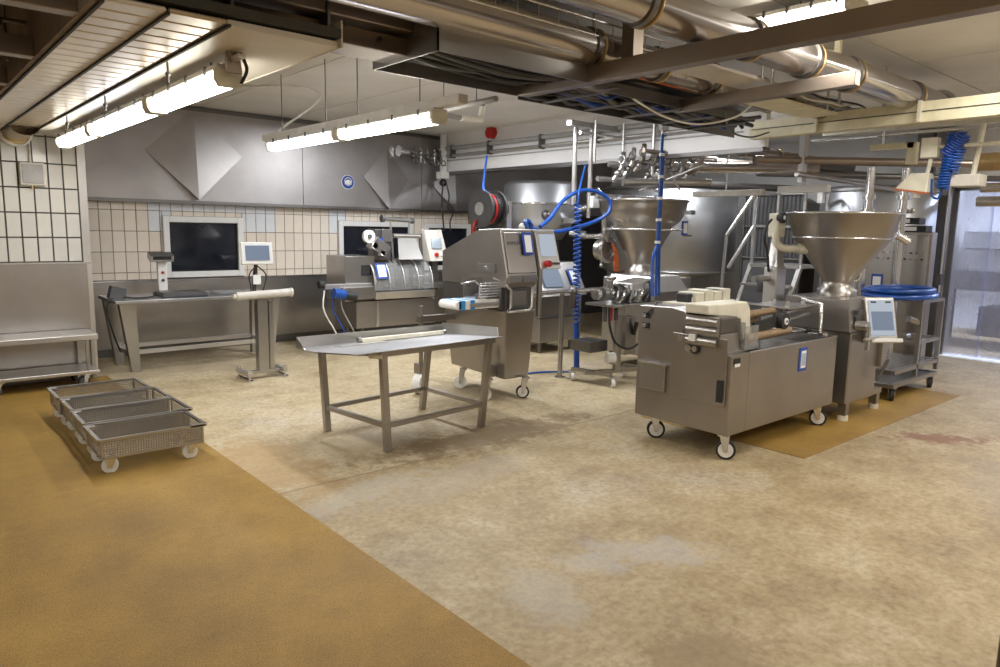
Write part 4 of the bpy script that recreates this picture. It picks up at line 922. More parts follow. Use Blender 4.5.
# front face: slanted door, opening with bright rim, drawers
for z0, z1, mt in ((1.24, 1.62, 'steel_mach'),):
    G().hull([(XA+.02, YA-.030, z0), (XB-.01, YA-.030, z0), (XB-.01, YA-.012, z0), (XA+.02, YA-.012, z0)], [(XA+.02, YA+.055, z1), (XB-.01, YA+.055, z1), (XB-.01, YA+.070, z1), (XA+.02, YA+.070, z1)]).build('front_cover', 'steel_mach', t, bevel=.004)
G().box(XA+.02, XA+.19, YA-.028, YA-.005, 1.15, 1.22).build('drawer_front', 'steel', t, bevel=.004); G().box(XA+.20, XB, YA-.028, YA-.005, 1.15, 1.22).build('drawer_front', 'steel', t, bevel=.004)
g = G(); ry = YA-.04
g.tube([(XA-.02, ry, 1.13), (XA+.04, ry, 1.08), (XA+.04, ry, .92), (XA, ry, .88), (XB-.12, ry, .88), (XB-.08, ry, .92), (XB-.08, ry, 1.10)], .014); g.build('opening_rim', 'steel_light', t)
G().box(XA+.06, XB-.10, YA-.015, YA+.03, .91, 1.09).build('opening', 'steel_dark', t)
G().box(XA+.08, XB-.14, YA-.022, YA-.012, .93, 1.07).build('opening_plate', 'steel', t)
# lettering and notice
def text(body, loc, rot, size, mat, parent, name='lettering'):
    c = bpy.data.curves.new(name, 'FONT'); c.body = body; c.size = size; c.extrude = .001; c.align_x = 'CENTER'; c.align_y = 'CENTER'
    o = bpy.data.objects.new(name, c); COL.objects.link(o); c.materials.append(M[mat])
    o.rotation_euler = rot; bpy.context.view_layer.update()
    me = bpy.data.meshes.new_from_object(o.evaluated_get(bpy.context.evaluated_depsgraph_get())); bpy.data.objects.remove(o)
    o = bpy.data.objects.new(name, me); COL.objects.link(o); o.parent = parent; o.location = Vector(loc)-wloc(parent); o.rotation_euler = rot; return o
text('KDN 700', (XA+.11, YA+.008, 1.52), (math.radians(78), 0, 0), .045, 'ink', t)
G().obox((XB-.11, YA+.006, 1.515), (.125, .008, .215), (math.radians(-12.5), 0, 0)).build('notice_frame', 'blue_paint', t)
G().obox((XB-.11, YA+.000, 1.515), (.080, .008, .165), (math.radians(-12.5), 0, 0)).build('notice', 'paper', t)
# screen console
G().hull([(XB+.02, YA-.05, 1.27), (XB+.30, YA-.05, 1.27), (XB+.30, YA+.06, 1.27), (XB+.02, YA+.06, 1.27)], [(XB+.0, YA+.03, 1.65), (XB+.26, YA+.03, 1.65), (XB+.26, YA+.12, 1.65), (XB+.0, YA+.12, 1.65)]).build('console', 'steel_light', t, bevel=.006)
G().obox((XB+.145, YA-.006, 1.50), (.205, .008, .215), (math.radians(-12), 0, 0)).build('screen', 'screen_lit', t)
G().cyl((XB+.10, YA-.09, 1.325), (XB+.10, YA-.04, 1.325), .032, n=16).build('stop_button', 'red', t)
for k in range(3): G().cyl((XB+.18+.04*k, YA-.06, 1.325), (XB+.18+.04*k, YA-.03, 1.325), .012).build('button', 'steel_dark', t)
G().cyl((XB+.10, YA+.05, .8), (XB+.10, YA+.05, 1.28), .03).build('console_post', 'steel', t)
# belt conveyor coming out to the left
g = G(); bx0, bx1, by0, by1 = 3.93, 4.42, 5.10, 5.36; zc = .955
n = 8; vs = []
G().box(bx0, bx1, by0, by1, zc-.04, zc+.04).cyl((bx0, by0, zc), (bx0, by1, zc), .04, n=16).build('belt', 'white_plastic', t)
for k in range(2):
    xk = bx0+.02+.11*k; G().box(xk, xk+.05, by0-.003, by1+.003, zc-.043, zc+.043).build('belt_stripe', 'blue_belt', t)
G().box(bx0+.12, bx1, by0-.012, by0+.0, zc-.02, zc+.015).build('belt_frame', 'steel_light', t)
G().box(bx0+.22, bx1-.10, by0+.04, by1-.05, zc+.04, zc+.065).build('guide_rail', 'steel_bright', t)
G().box(bx1-.14, bx1, by0+.03, by1-.03, zc+.04, zc+.08).build('sensor', 'dark_grey', t)
# cage of rods around the belt
for k in range(6):
    z = 1.025+.025*k; G().cyl((bx0+.22, by0-.02, z), (bx1+.02, by0-.02, z), .005, n=6).build('guard_rod', 'steel_bright', t)
G().tube([(bx0+.0, by0-.02, 1.155), (bx0+.16, by0-.02, 1.175), (bx0+.22, by0-.02, 1.135), (bx0+.22, by0-.02, 1.0)], .008).tube([(bx1-.1, by0-.02, 1.19), (bx1, by0-.02, 1.16), (bx1+.02, by0-.02, 1.0)], .008).build('guard_frame', 'steel_bright', t)
G().box(bx0+.25, bx1, by1, by1+.008, 1.0, 1.19).build('guard_plate', 'steel', t)
G().cyl((XA+.02, 5.3, 1.28), (XA-.05, 5.3, 1.28), .012).box(XA-.02, XA+.0, 5.15, 5.42, 1.24, 1.32).build('grab_handle', 'steel', t)
for x, y, r in ((XA+.10, YB-.25, .065), (XB-.08, YA+.02, .065), (XA-.02, YA+.18, .05)):
    caster(t, x, y, r, .21, -.7, 'white_plastic', 'black_rubber' if x > 4.6 else None, off=.03)
G().cyl((3.98, 5.86, .10), (4.02, 5.78, .10), .10, n=24).build('spare_wheel', 'white_plastic', t, bevel=.012); G().box(3.98, 4.07, 5.80, 5.9, .2, .30).cyl((4.03, 5.85, .3), (4.03, 5.85, .88), .022).box(4.0, XA+.1, 5.82, 5.88, .72, .78).build('wheel_fork', 'steel_mach', t)
G().cyl((XA-.03, YA+.22, .03), (XA-.03, YA+.22, .5), .014).box(XA-.06, XA+.06, YA+.18, YA+.26, .22, .32).build('jack_leg', 'steel', t)
# hose reel
t = thing('hose_reel', (5.0, 6.0, 1.6), 'dark plastic hose reel with a red hose above the slanted machine', 'reel')
c = Vector((5.02, 6.02, 1.86)); ax = Vector((1, .02, 0)).normalized()
for k, s in enumerate((-.10, .10)):
    G().cyl(c+ax*(s-.012)-Vector((0, 0, 0)), c+ax*(s+.012), .20, n=32).build('reel_flange', 'dark_grey', t)
G().cyl(c-ax*.13, c-ax*.11, .07, n=20).build('hub_cap', 'grey_plastic', t)
for k in range(4): 
    w_ = G(); w_.cyl(c+ax*(-.075+.045*k), c+ax*(-.04+.045*k), .165, n=28); w_.build('hose_wrap', 'red' if k == 1 else 'black', t, bevel=.012)
for k in range(3):
    G().cyl(c+ax*(.13+.045*k), c+ax*(.15+.045*k), .17-.02*k, n=24).build('spring_disc', 'black', t)
G().tube(spline([c+Vector((-.12, .06, -.12)), c+Vector((-.16, .05, -.24)), (4.85, 5.9, 1.50)]), .016).build('hose_tail', 'red', t)
G().cyl(c+ax*.25, c+ax*.32+Vector((0, 0, .02)), .03).box(5.15, 5.22, 5.86, 5.93, 1.58, 1.95).build('bracket', 'steel_light', t)
G().tube(spline([(6.3, 7.6, 2.62), (6.1, 7.4, 2.35), (5.6, 6.8, 2.12), (5.15, 6.1, 2.02)]), .014).build('air_line', 'blue_hose', None, 'blue air line dropping from the soffit to the hose reel', 'hose')
# big vessel behind
t = thing('mixing_vessel', (6.7, 7.0, 0), 'round steel mixing vessel behind the slanted machine, seen above its screen', 'vessel')
vx, vy = 7.60, 7.90
G().lathe((vx, vy, 0), [(.01, 1.48), (.34, 1.50), (.45, 1.66), (.54, 1.81), (.545, 1.98), (.56, 2.01), (.56, 2.04), (.545, 2.06), (.545, 2.30), (.50, 2.35), (.01, 2.36)], 48).build('bowl', 'steel_tank', t)
G().torus((vx, vy, 2.025), .56, .016, n=48).build('bowl_band', 'steel_bright', t)
G().box(vx-.05, vx+.12, vy-.66, vy-.55, 1.75, 1.82).build('bracket', 'steel_light', t); G().cyl((vx-.35, vy-.5, 1.72), (vx-.35, vy-.5, 1.9), .02).sphere((vx-.35, vy-.5, 1.86), .07, 12).build('valve', 'steel_dark', t)
G().cyl((vx+.30, vy-.45, 1.95), (vx+.42, vy-.62, 2.0), .05).build('nozzle', 'steel_bright', t); G().cyl((vx+.1, vy-.55, 1.62), (vx+.22, vy-.75, 1.58), .06).build('outlet', 'steel', t)
G().cyl((vx, vy, .25), (vx, vy, 1.5), .30, n=32).build('column', 'steel_dark', t)
for a in range(3): G().cyl((vx+.3*math.cos(a*2.1), vy+.3*math.sin(a*2.1), 0), (vx+.3*math.cos(a*2.1), vy+.3*math.sin(a*2.1), .3), .03).build('leg', 'steel_dark', t)
t = thing('blue_hose_loop', (6.3, 5.9, 1.8), 'thick blue hose looped in front of the round steel mixing vessel', 'hose')
def S3(pts, r, mat, name='hose_run', **k): return G().tube(spline(pts, 10), r, 10).build(name, mat, t, **k)
S3([(5.15, 5.55, 1.69), (5.32, 5.65, 1.66), (5.75, 5.7, 1.63), (6.2, 5.65, 1.72), (6.42, 5.55, 1.84), (6.47, 5.55, 1.98), (6.35, 5.6, 2.08), (6.1, 5.65, 2.10), (5.85, 5.7, 1.98), (5.6, 5.65, 1.78), (5.42, 5.62, 1.68)], .022, 'blue_hose')
S3([(5.12, 5.5, 1.66), (5.11, 5.52, 1.72), (5.17, 5.55, 1.74), (5.28, 5.6, 1.69)], .022, 'blue_hose'); G().sphere((5.10, 5.55, 1.67), .045, 10).build('coupling', 'white_plastic', t)
t = thing('coiled_air_hose', (6.0, 5.6, 0), 'long blue spiral air hose hanging to the floor right of the slanted machine', 'hose')
G().tube(helix((6.0, 5.62, 1.95), (6.02, 5.6, .60), .038, 27, 10), .010, 6).build('coil', 'blue_hose', t)
G().tube(spline([(6.0, 5.62, 1.95), (6.05, 5.65, 2.1), (6.3, 5.8, 2.4)]), .012).tube([(6.02, 5.6, .60), (6.03, 5.58, .06)], .034).tube(spline([(6.03, 5.58, .06), (5.95, 5.6, .03), (5.7, 5.8, .02), (5.3, 5.9, .015)]), .012).build('hose_run', 'blue_hose', t)
# standing post with the horizontal transfer pipe
t = thing('transfer_pipe', (5.73, 5.7, 0), 'thin steel post holding the horizontal pipe right of the slanted machine', 'pipework')
G().cyl((5.72, 5.55, 0), (5.72, 5.55, .98), .028).cyl((5.72, 5.55, 0), (5.72, 5.55, .012), .06).build('post', 'steel', t)
G().cyl((4.95, 5.30, 1.0), (6.35, 5.45, .985), .025).build('pipe_run', 'steel_bright', t)
G().sphere((5.72, 5.38, .99), .05, 12).cyl((5.72, 5.38, .80), (5.72, 5.38, 1.0), .035).build('clamp', 'steel_dark', t)
# second machine behind with screen
t = thing('rear_filler', (7.0, 7.0, 0), 'lower steel machine with angled blue screen, behind the coiled blue hose', 'machine')
G().box(6.55, 7.35, 6.75, 7.45, .15, .78).build('lower_body', 'steel_mach', t, bevel=.01)
G().hull([(6.45, 6.60, .78), (7.30, 6.60, .78), (7.30, 7.4, .78), (6.45, 7.4, .78)], [(6.50, 6.85, 1.22), (7.30, 6.85, 1.22), (7.30, 7.4, 1.22), (6.50, 7.4, 1.22)]).build('upper_body', 'steel', t, bevel=.01)
G().obox((6.72, 6.715, 1.02), (.34, .012, .26), (math.radians(-30), 0, 0)).build('screen', 'screen_blue', t)
G().obox((7.12, 6.715, 1.03), (.14, .010, .22), (math.radians(-30), 0, 0)).build('notice_frame', 'blue_paint', t); G().obox((7.12, 6.707, 1.03), (.09, .010, .17), (math.radians(-30), 0, 0)).build('notice', 'paper', t)
G().box(6.50, 7.36, 6.70, 6.76, .48, .50).build('belt_line', 'steel_dark', t)
for x in (6.65, 7.25):
    for y in (6.85, 7.35): G().cyl((x, y, 0), (x, y, .16), .03).build('leg', 'steel_dark', t)

# ================================================================ left hopper filler, clip trolley
t = thing('hopper_filler', (7.05, 5.3, 0), 'steel filling machine with bowl shaped hopper and clamped ring, middle of the room', 'machine')
hx, hy = 7.02, 5.50
G().lathe((hx, hy, 0), [(.14, 1.22), (.16, 1.30), (.17, 1.34), (.34, 1.65), (.36, 1.70), (.45, 1.78), (.505, 1.88), (.525, 2.0), (.545, 2.0), (.545, 2.02), (.525, 2.03), (.51, 2.0), (.49, 1.88), (.34, 1.70), (.15, 1.36)], 48).build('hopper', 'steel_mach', t)
G().torus((hx, hy, 1.675), .47, .013, n=48).build('hopper_ring', 'steel_bright', t)
G().lathe((hx, hy, 0), [(.19, 1.08), (.19, 1.20), (.15, 1.23), (.15, 1.32)], 32).build('hopper_neck', 'steel_mach', t)
for k in range(10): G().cyl((hx+.34*math.cos(k*.628), hy+.34*math.sin(k*.628), 1.672), (hx+.47*math.cos(k*.628), hy+.47*math.sin(k*.628), 1.675), .009, n=6).build('ring_spoke', 'steel', t)
for k in range(4):
    a = PI*.9+k*.42; G().box(hx+.5*math.cos(a)-.02, hx+.5*math.cos(a)+.02, hy+.5*math.sin(a)-.02, hy+.5*math.sin(a)+.02, 2.02, 2.06).build('lid_clip', 'steel_bright', t)
G().box(6.75, 7.55, 5.12, 5.85, .18, 1.10).build('body', 'steel_mach', t, bevel=.012)
G().hull([(6.62, 4.98, .96), (7.30, 4.98, .96), (7.30, 5.7, .96), (6.62, 5.7, .96)], [(6.72, 5.10, 1.14), (7.25, 5.10, 1.14), (7.25, 5.7, 1.14), (6.72, 5.7, 1.14)]).build('top_housing', 'steel_light', t, bevel=.01)
for x in (6.85, 7.45):
    for y in (5.2, 5.75): G().cyl((x, y, 0), (x, y, .19), .035).build('leg', 'steel_dark', t)
t2 = t
G().box(hx+.42, hx+.424, hy-.42, hy-.30, 1.60, 1.62).build('bolt', 'steel', t)
t = thing('hanging_notice', (6.62, 4.30, 1.70), 'small blue framed notice to the right of the middle hopper', 'sign')
G().obox((7.42, 5.17, 1.70), (.11, .012, .17), (0, 0, .0)).build('notice_frame', 'blue_paint', t); G().obox((7.42, 5.162, 1.70), (.07, .012, .12), (0, 0, .0)).build('notice', 'paper', t)
t = thing('cable_drum', (6.6, 5.9, 1.2), 'steel loop tube with an orange cable left of the middle hopper', 'reel')
G().torus((6.72, 5.78, 1.42), .13, .035, 'y', 24, 8).build('loop_tube', 'steel', t); G().cyl((6.72, 5.80, 1.42), (6.72, 5.90, 1.42), .13, n=24).build('drum', 'steel_mach', t)
for k in range(6): G().tube(spline([(6.78+.012*k, 5.76, 1.50), (6.80+.014*k, 5.74, 1.38), (6.78+.02*k, 5.72, 1.25), (6.80+.02*k, 5.72, 1.16)]), .006, 6).build('cable', 'orange', t)
G().tube(spline([(6.62, 5.72, 1.95), (6.60, 5.74, 1.75), (6.66, 5.76, 1.60), (6.68, 5.76, 1.52)]), .03).build('flexible_pipe', 'steel_bright', t)
# clip trolley
t = thing('clipper_trolley', (6.1, 5.0, 0), 'wheeled clipping head on a steel pedestal, in front of the middle filler', 'machine')
G().cyl((6.02, 4.98, .14), (6.02, 4.98, .80), .045, n=16).build('pedestal', 'steel', t); G().cyl((6.02, 4.98, .76), (6.02, 4.98, .86), .065).build('collar', 'steel_light', t)
for p, q in (((5.66, 5.12), (6.5, 4.85)), ((5.72, 5.36), (5.8, 4.86)), ((6.35, 5.15), (6.5, 4.75))): G().bar((*p, .13), (*q, .13), .045, .04).build('base_bar', 'steel_mach', t)
for x, y in ((5.72, 5.36), (5.80, 4.84), (6.36, 5.16), (6.50, 4.76)): caster(t, x, y, .045, .112, .9, off=.02)
G().box(5.72, 6.55, 4.80, 5.20, .86, .885).build('table_plate', 'steel', t, bevel=.004)
G().hull([(6.08, 4.86, .885), (6.50, 4.86, .885), (6.50, 5.16, .885), (6.08, 5.16, .885)], [(6.10, 4.88, 1.10), (6.46, 4.88, 1.14), (6.46, 5.14, 1.14), (6.10, 5.14, 1.10)]).build('head_housing', 'steel_light', t, bevel=.02)
G().box(6.30, 6.48, 4.85, 4.865, .93, 1.09).build('head_cover', 'steel_bright', t, bevel=.006)
random.seed(5)
for k in range(5):
    x = 5.62+.10*k; G().cyl((x, 4.98, .99), (x+.06, 4.98, .99), (.055, .075, .06, .085, .10)[k], n=18).build('pipe_fitting', ('steel_bright', 'steel', 'steel_bright', 'steel_dark', 'steel')[k], t)
G().cyl((5.86, 4.98, 1.0), (5.86, 4.98, 1.12), .035).lathe((5.86, 4.98, 1.12), [(.035, 0), (.07, .03), (.07, .05), (.03, .05)], 18).build('funnel', 'steel', t)
for k in range(6): G().tube(spline([(5.78+.1*k, 4.86, .90), (5.80+.1*k, 4.82, .96+.02*(k % 3)), (5.86+.1*k, 4.86, 1.02)]), .016).build('lever', ('steel_dark', 'steel_bright', 'black')[k % 3], t)
for k in range(4): G().cyl((5.76+.09*k, 4.95, .70), (5.76+.09*k, 4.95, .86), .022).build('spindle', ('dark_grey', 'red', 'dark_grey', 'steel')[k], t)
G().tube(spline([(5.74, 4.88, .86), (5.74, 4.86, .66), (5.82, 4.84, .48), (6.02, 4.82, .40), (6.22, 4.82, .48), (6.34, 4.84, .72), (6.38, 4.85, .98), (6.36, 4.86, 1.12)]), .013).build('cable', 'black', t)
G().box(6.12, 6.30, 4.95, 5.12, .30, .72).build('motor_box', 'steel', t, bevel=.008); G().cyl((6.24, 4.9, .66), (6.24, 4.94, .52), .022).build('handle', 'black', t)
G().box(5.72, 6.0, 5.1, 5.4, .34, .46).build('drip_tray', 'steel_dark', t, bevel=.006); G().cyl((5.9, 5.02, .28), (5.98, 4.98, .28), .06, n=18).build('roll', 'white_plastic', t)
# vertical blue hoses to the machine in front
t = thing('blue_drop_hose', (5.6, 4.2, 1.1), 'pair of blue hoses taped together, dropping in front of the big grey tank', 'hose')
G().tube([(5.6, 4.2, 2.55), (5.6, 4.2, 1.55), (5.55, 4.15, 1.05)], .014).tube([(5.63, 4.2, 2.4), (5.63, 4.2, 1.6), (5.60, 4.15, 1.05)], .012).build('hose_run', 'blue_hose', t)
G().tube(spline([(5.6, 4.2, 1.52), (5.52, 4.18, 1.40), (5.48, 4.15, 1.2), (5.46, 4.12, 1.05)]), .016).build('hose_run', 'blue_hose', t)
for z in (1.54, 1.75, 1.95, 2.15, 2.35): G().cyl((5.605, 4.2, z), (5.605, 4.2, z+.025), .026).build('tie', 'paper', t)
G().cyl((5.6, 4.2, 2.5), (5.6, 4.2, 3.11), .012).box(5.56, 5.66, 4.18, 4.22, 2.58, 2.64).build('hook', 'steel_light', t)

# ================================================================ grey tanks, steps, cabinet
t = thing('big_tank', (9.6, 6.6, 0), 'large grey cylindrical tank on a cone behind the middle hopper', 'tank')
G().lathe((9.55, 6.98, 0), [(.30, .55), (.34, .90), (.95, 1.02), (1.05, 1.06), (1.05, 2.30), (1.0, 2.34), (.01, 2.36)], 64).build('shell', 'steel_tank', t)
G().torus((9.55, 6.98, 1.06), 1.052, .012, n=64).build('shell_band', 'steel', t); G().torus((9.55, 6.98, 2.3), 1.055, .018, n=64).build('shell_band', 'steel', t)
G().lathe((9.2, 6.45, 0), [(.17, 0), (.17, .60), (.24, 1.02)], 24).build('pedestal', 'steel_light', t)
G().box(8.75, 8.85, 6.0, 6.12, 1.9, 1.96).build('lug', 'steel', t)
t = thing('big_tank', (10.1, 4.2, 0), 'large grey cylindrical tank behind the control cabinet at right', 'tank')
G().lathe((10.16, 4.06, 0), [(.01, .30), (.55, .35), (.70, .5), (.70, 2.24), (.66, 2.28), (.01, 2.30)], 64).build('shell', 'steel_tank', t)
for a in range(4): G().cyl((10.16+.5*math.cos(a*1.57+.6), 4.06+.5*math.sin(a*1.57+.6), 0), (10.16+.5*math.cos(a*1.57+.6), 4.06+.5*math.sin(a*1.57+.6), .45), .05).build('leg', 'steel_dark', t)
G().torus((10.16, 4.06, 2.22), .705, .014, n=64).build('shell_band', 'steel', t)
t = thing('big_tank', (9.9, 5.3, 0), 'domed grey tank between the wheeled ladder and the right hopper', 'tank')
G().lathe((10.4, 5.35, 0), [(.01, .35), (.46, .4), (.46, 1.9), (.41, 2.08), (.22, 2.18), (.01, 2.2)], 48).build('shell', 'steel', t)
for a in range(3): G().cyl((10.4+.35*math.cos(a*2.1), 5.35+.35*math.sin(a*2.1), 0), (10.4+.35*math.cos(a*2.1), 5.35+.35*math.sin(a*2.1), .45), .05).build('leg', 'steel_dark', t)
for k, (x, y, lb) in enumerate(((8.4, 3.45, 'left steel standpipe rising behind the rim of the right hopper'), (8.7, 3.2, 'right steel standpipe with valve rising behind the rim of the right hopper'))):
    t = thing('standpipe', (x, y, 0), lb, 'pipe')
    G().cyl((x, y, 0), (x, y, 2.4), .045).cyl((x, y, 1.9), (x, y, 1.95), .07).cyl((x, y, 2.05), (x, y, 2.10), .07).build('pipe_run', 'steel_bright', t)
    if k: G().cyl((x, y, 1.93), (x, y-.12, 1.93), .02).sphere((x, y-.1, 1.93), .03, 8).build('valve', 'steel', t)
# wheeled ladder
t = thing('wheeled_ladder', (8.8, 5.0, 0), 'light metal platform ladder with handrails, left of the right hopper', 'ladder')
yA, yB = 5.02, 4.35; xf, xb = 8.6, 9.3
def lb_(p, q, w=.032, name='rail'): G().bar(p, q, w).build(name, 'steel_light', t)
for y in (yA, yB):
    lb_((8.75, y, 1.25), (8.75, y, 2.20), name='handrail_post'); 
    lb_((9.35, y, 0), (9.35, y, 2.20), name='handrail_post'); lb_((8.75, y, 2.20), (9.35, y, 2.20), name='handrail'); lb_((8.75, y, 1.75), (9.35, y, 1.75), name='handrail')
    lb_((8.15, y, .15), (8.75, y, 1.25), .05, 'stringer')
lb_((9.35, yA, 2.2), (9.35, yB, 2.2), name='handrail'); lb_((9.35, yA, 1.75), (9.35, yB, 1.75), name='handrail')
lb_((8.75, yA, 2.20), (8.30, yA+.12, 1.62), name='handrail'); lb_((8.30, yA+.12, 1.62), (8.22, yA+.12, .30), name='handrail_post'); lb_((8.75, yA, 1.75), (8.35, yA+.1, 1.20), name='handrail')
for k in range(5):
    z = 1.25-.25*k; x = 8.75-.136*k
    if k == 0: G().box(8.70, 9.38, yB, yA, 1.22, 1.26).build('platform', 'steel_light', t)
    else: G().box(x-.12, x+.08, yB, yA, z-.015, z+.015).build('tread', 'steel_light', t, bevel=.003)
for x in (8.15, 9.35):
    for y in (yA, yB): G().cyl((x, y-.02, .06), (x, y+.02, .06), .06, n=16).build('wheel', 'black_rubber', t)
lb_((8.15, yA, .12), (9.35, yA, .12), name='base_bar'); lb_((8.15, yB, .12), (9.35, yB, .12), name='base_bar')
t = thing('grille_panel', (9.9, 5.0, 1.4), 'dark grille panel behind the wheeled ladder', 'panel')
G().box(9.74, 9.76, 4.85, 5.75, 0, 2.2).build('dark_backdrop', 'dark_grey', t)  # added dark sheet, makes the background behind the grille black
for k in range(14): G().cyl((9.72, 5.70-.06*k, 1.3), (9.72, 5.70-.06*k, 2.2), .006, n=6).build('grille_bar', 'steel_dark', t)
for z in (1.3, 1.75, 2.2): G().cyl((9.72, 5.75, z), (9.72, 4.85, z), .012, n=6).build('grille_rail', 'steel_dark', t)
for y in (5.75, 4.85): G().cyl((9.73, y, 0), (9.73, y, 2.22), .02).build('grille_post', 'steel_dark', t)
# control cabinet
t = thing('control_cabinet', (9.9, 3.5, 0), 'grey control cabinet with rows of small buttons behind the blue hose ring', 'cabinet')
G().box(9.05, 9.20, 2.98, 3.66, 0, 1.70).build('cabinet_body', 'steel_mach', t, bevel=.008)
G().box(9.025, 9.05, 3.0, 3.64, .06, 1.67).build('door', 'steel_mach', t, bevel=.006)
for r, z, ks in ((0, 1.60, range(1, 7)), (1, 1.46, range(2, 10)), (2, 1.39, range(0, 10))):
    for k in ks:
        y = 3.60-.06*k; G().cyl((9.025, y, z), (9.005, y, z), .011, n=8).build('button', ('steel_dark', 'steel_bright', 'black')[(k+r) % 3], t)
G().box(9.015, 9.025, 3.46, 3.59, 1.0, 1.20).build('notice_frame', 'blue_paint', t); G().box(9.01, 9.018, 3.48, 3.57, 1.02, 1.17).build('notice', 'paper', t); G().box(9.005, 9.025, 3.28, 3.42, 1.02, 1.06).build('name_plate', 'cream_plastic', t)
for k, (z, y0, lbk) in enumerate(((1.70, 3.06, 'lower black ring binder lying on top of the control cabinet'), (1.79, 3.14, 'upper black ring binder lying on top of the control cabinet'))):
    b_ = thing('ring_binder', (9.2, y0+.17, z), lbk, 'binder'); G().box(9.06, 9.26, y0, y0+.34, z, z+.075).build('cover', 'black', b_, bevel=.006); G().box(9.052, 9.062, y0+.10, y0+.28, z+.015, z+.06).build('spine_label', 'paper', b_)

# ================================================================ hose trolley
t = thing('hose_trolley', (8.3, 3.0, 0), 'steel tube trolley with a lower slatted shelf beside the right filler', 'trolley')
P4 = ((7.75, 2.72), (8.78, 2.62), (7.95, 3.25), (9.05, 3.20))
for x, y in P4[:0]: pass
tx0, tx1, ty0, ty1 = 7.80, 8.75, 2.72, 3.22
for x, y in ((tx0+.35, ty0), (tx1, ty0), (tx1, ty1), (tx0+.35, ty1)): G().bar((x, y, .2), (x, y, .98), .04).build('post', 'steel_mach', t)
for z in (.98, .55): 
    for p, q in (((tx0+.35, ty0), (tx1, ty0)), ((tx1, ty0), (tx1, ty1)), ((tx1, ty1), (tx0+.35, ty1)), ((tx0+.35, ty1), (tx0+.35, ty0))): G().bar((*p, z), (*q, z), .035).build('rail', 'steel_mach', t)
for z in (.16, .30):
    for p, q in (((tx0-.25, ty0), (tx1, ty0)), ((tx1, ty0), (tx1, ty1)), ((tx1, ty1), (tx0-.25, ty1)), ((tx0-.25, ty1), (tx0-.25, ty0))): G().bar((*p, z), (*q, z), .04).build('rail', 'steel_mach', t)
for k in range(12): G().box(tx0-.22+.095*k, tx0-.17+.095*k, ty0+.02, ty1-.02, .31, .325).build('slat', 'steel_bright', t)
G().box(tx0-.24, tx1-.02, ty0+.02, ty1-.02, .15, .165).build('lower_shelf', 'steel_dark', t)
for x, y in ((tx0-.15, ty0+.03), (tx1-.05, ty0+.03), (tx0-.15, ty1-.03), (tx1-.05, ty1-.03)): caster(t, x, y, .06, .14, .5, 'steel_dark', 'black_rubber', off=.02)
G().cyl((8.05, 2.80, .80), (8.15, 2.74, .76), .035).cyl((8.0, 2.80, .62), (8.12, 2.80, .62), .022).build('hose_coupling', 'steel', t)
t = thing('blue_hose_ring', (8.2, 3.0, 1.0), 'thick bright blue hose coiled in a flat ring on the steel trolley', 'hose')
rc = (8.25, 2.97, 1.03)
G().torus(rc, .50, .028, 'z', 56, 10, 1.0, .62).build('hose_turn', 'blue_hose', t); G().torus((rc[0]+.02, rc[1], rc[2]+.035), .46, .026, 'z', 56, 10, 1.0, .60).build('hose_turn', 'blue_hose', t)
G().torus((rc[0]-.02, rc[1]+.01, rc[2]+.06), .50, .022, 'z', 56, 10, .98, .60).build('hose_turn', 'blue_hose', t)
G().cyl((8.72, 2.86, 1.05), (8.76, 2.84, .98), .03).build('hose_end', 'white_plastic', t)
for k in range(4): G().tube(spline([(7.95+.12*k, 2.85, 1.0), (8.02+.12*k, 2.95, 1.06), (8.12+.12*k, 2.90, 1.02)]), .018).build('inner_hose', 'steel_bright' if k % 2 else 'white_plastic', t)

# ================================================================ right filler with big cone hopper
t = thing('vacuum_filler', (6.7, 3.0, 0), 'steel filling machine with the big cone hopper and slanted touch screen, right of centre', 'machine')
hx, hy = 6.74, 2.98
G().lathe((hx, hy, 0), [(.13, 1.16), (.14, 1.22), (.145, 1.25), (.405, 1.61), (.415, 1.63), (.475, 1.83), (.49, 1.835), (.49, 1.85), (.465, 1.85), (.40, 1.62), (.12, 1.26)], 64).build('hopper', 'steel_mach', t)
G().torus((hx, hy, 1.625), .415, .010, n=64).torus((hx, hy, 1.845), .488, .009, n=64).build('hopper_ring', 'steel_bright', t)
G().lathe((hx, hy, 0), [(.17, 1.08), (.17, 1.15), (.14, 1.17), (.14, 1.23)], 32).build('hopper_neck', 'steel_mach', t)
G().tube([(hx+.16, hy-.05, 1.20), (hx+.22, hy-.1, 1.25), (hx+.20, hy-.12, 1.33)], .014).build('clamp_lever', 'steel_bright', t)
G().cyl((hx+.40, hy-.33, 1.66), (hx+.48, hy-.40, 1.60), .035).build('hopper_valve', 'steel_bright', t)
G().box(6.38, 6.98, 2.66, 3.28, .16, .80).build('lower_body', 'steel_mach', t, bevel=.012)
G().hull([(6.36, 2.66, .80), (7.08, 2.66, .80), (7.08, 3.30, .80), (6.36, 3.30, .80)], [(6.36, 2.70, 1.09), (6.92, 2.70, 1.09), (6.92, 3.28, 1.09), (6.36, 3.28, 1.09)]).build('upper_body', 'steel_mach', t, bevel=.012)
G().hull([(6.98, 2.62, .44), (7.02, 2.62, .44), (7.02, 3.2, .44), (6.98, 3.2, .44)], [(6.98, 2.62, .78), (7.24, 2.62, .78), (7.24, 3.2, .78), (6.98, 3.2, .78)]).build('belly', 'steel_mach', t, bevel=.008)
th = math.radians(-17.5); tz = math.radians(-34); cc = Vector((6.74, 2.60, .90)); CR = Matrix.Rotation(tz, 3, 'Z') @ Matrix.Rotation(th, 3, 'X')
def on_console(x, y, z): return cc + CR @ Vector((x, y, z))
G().obox(on_console(0, 0, 0), (.28, .13, .40), (th, 0, tz)).build('console', 'steel_light', t, bevel=.012)
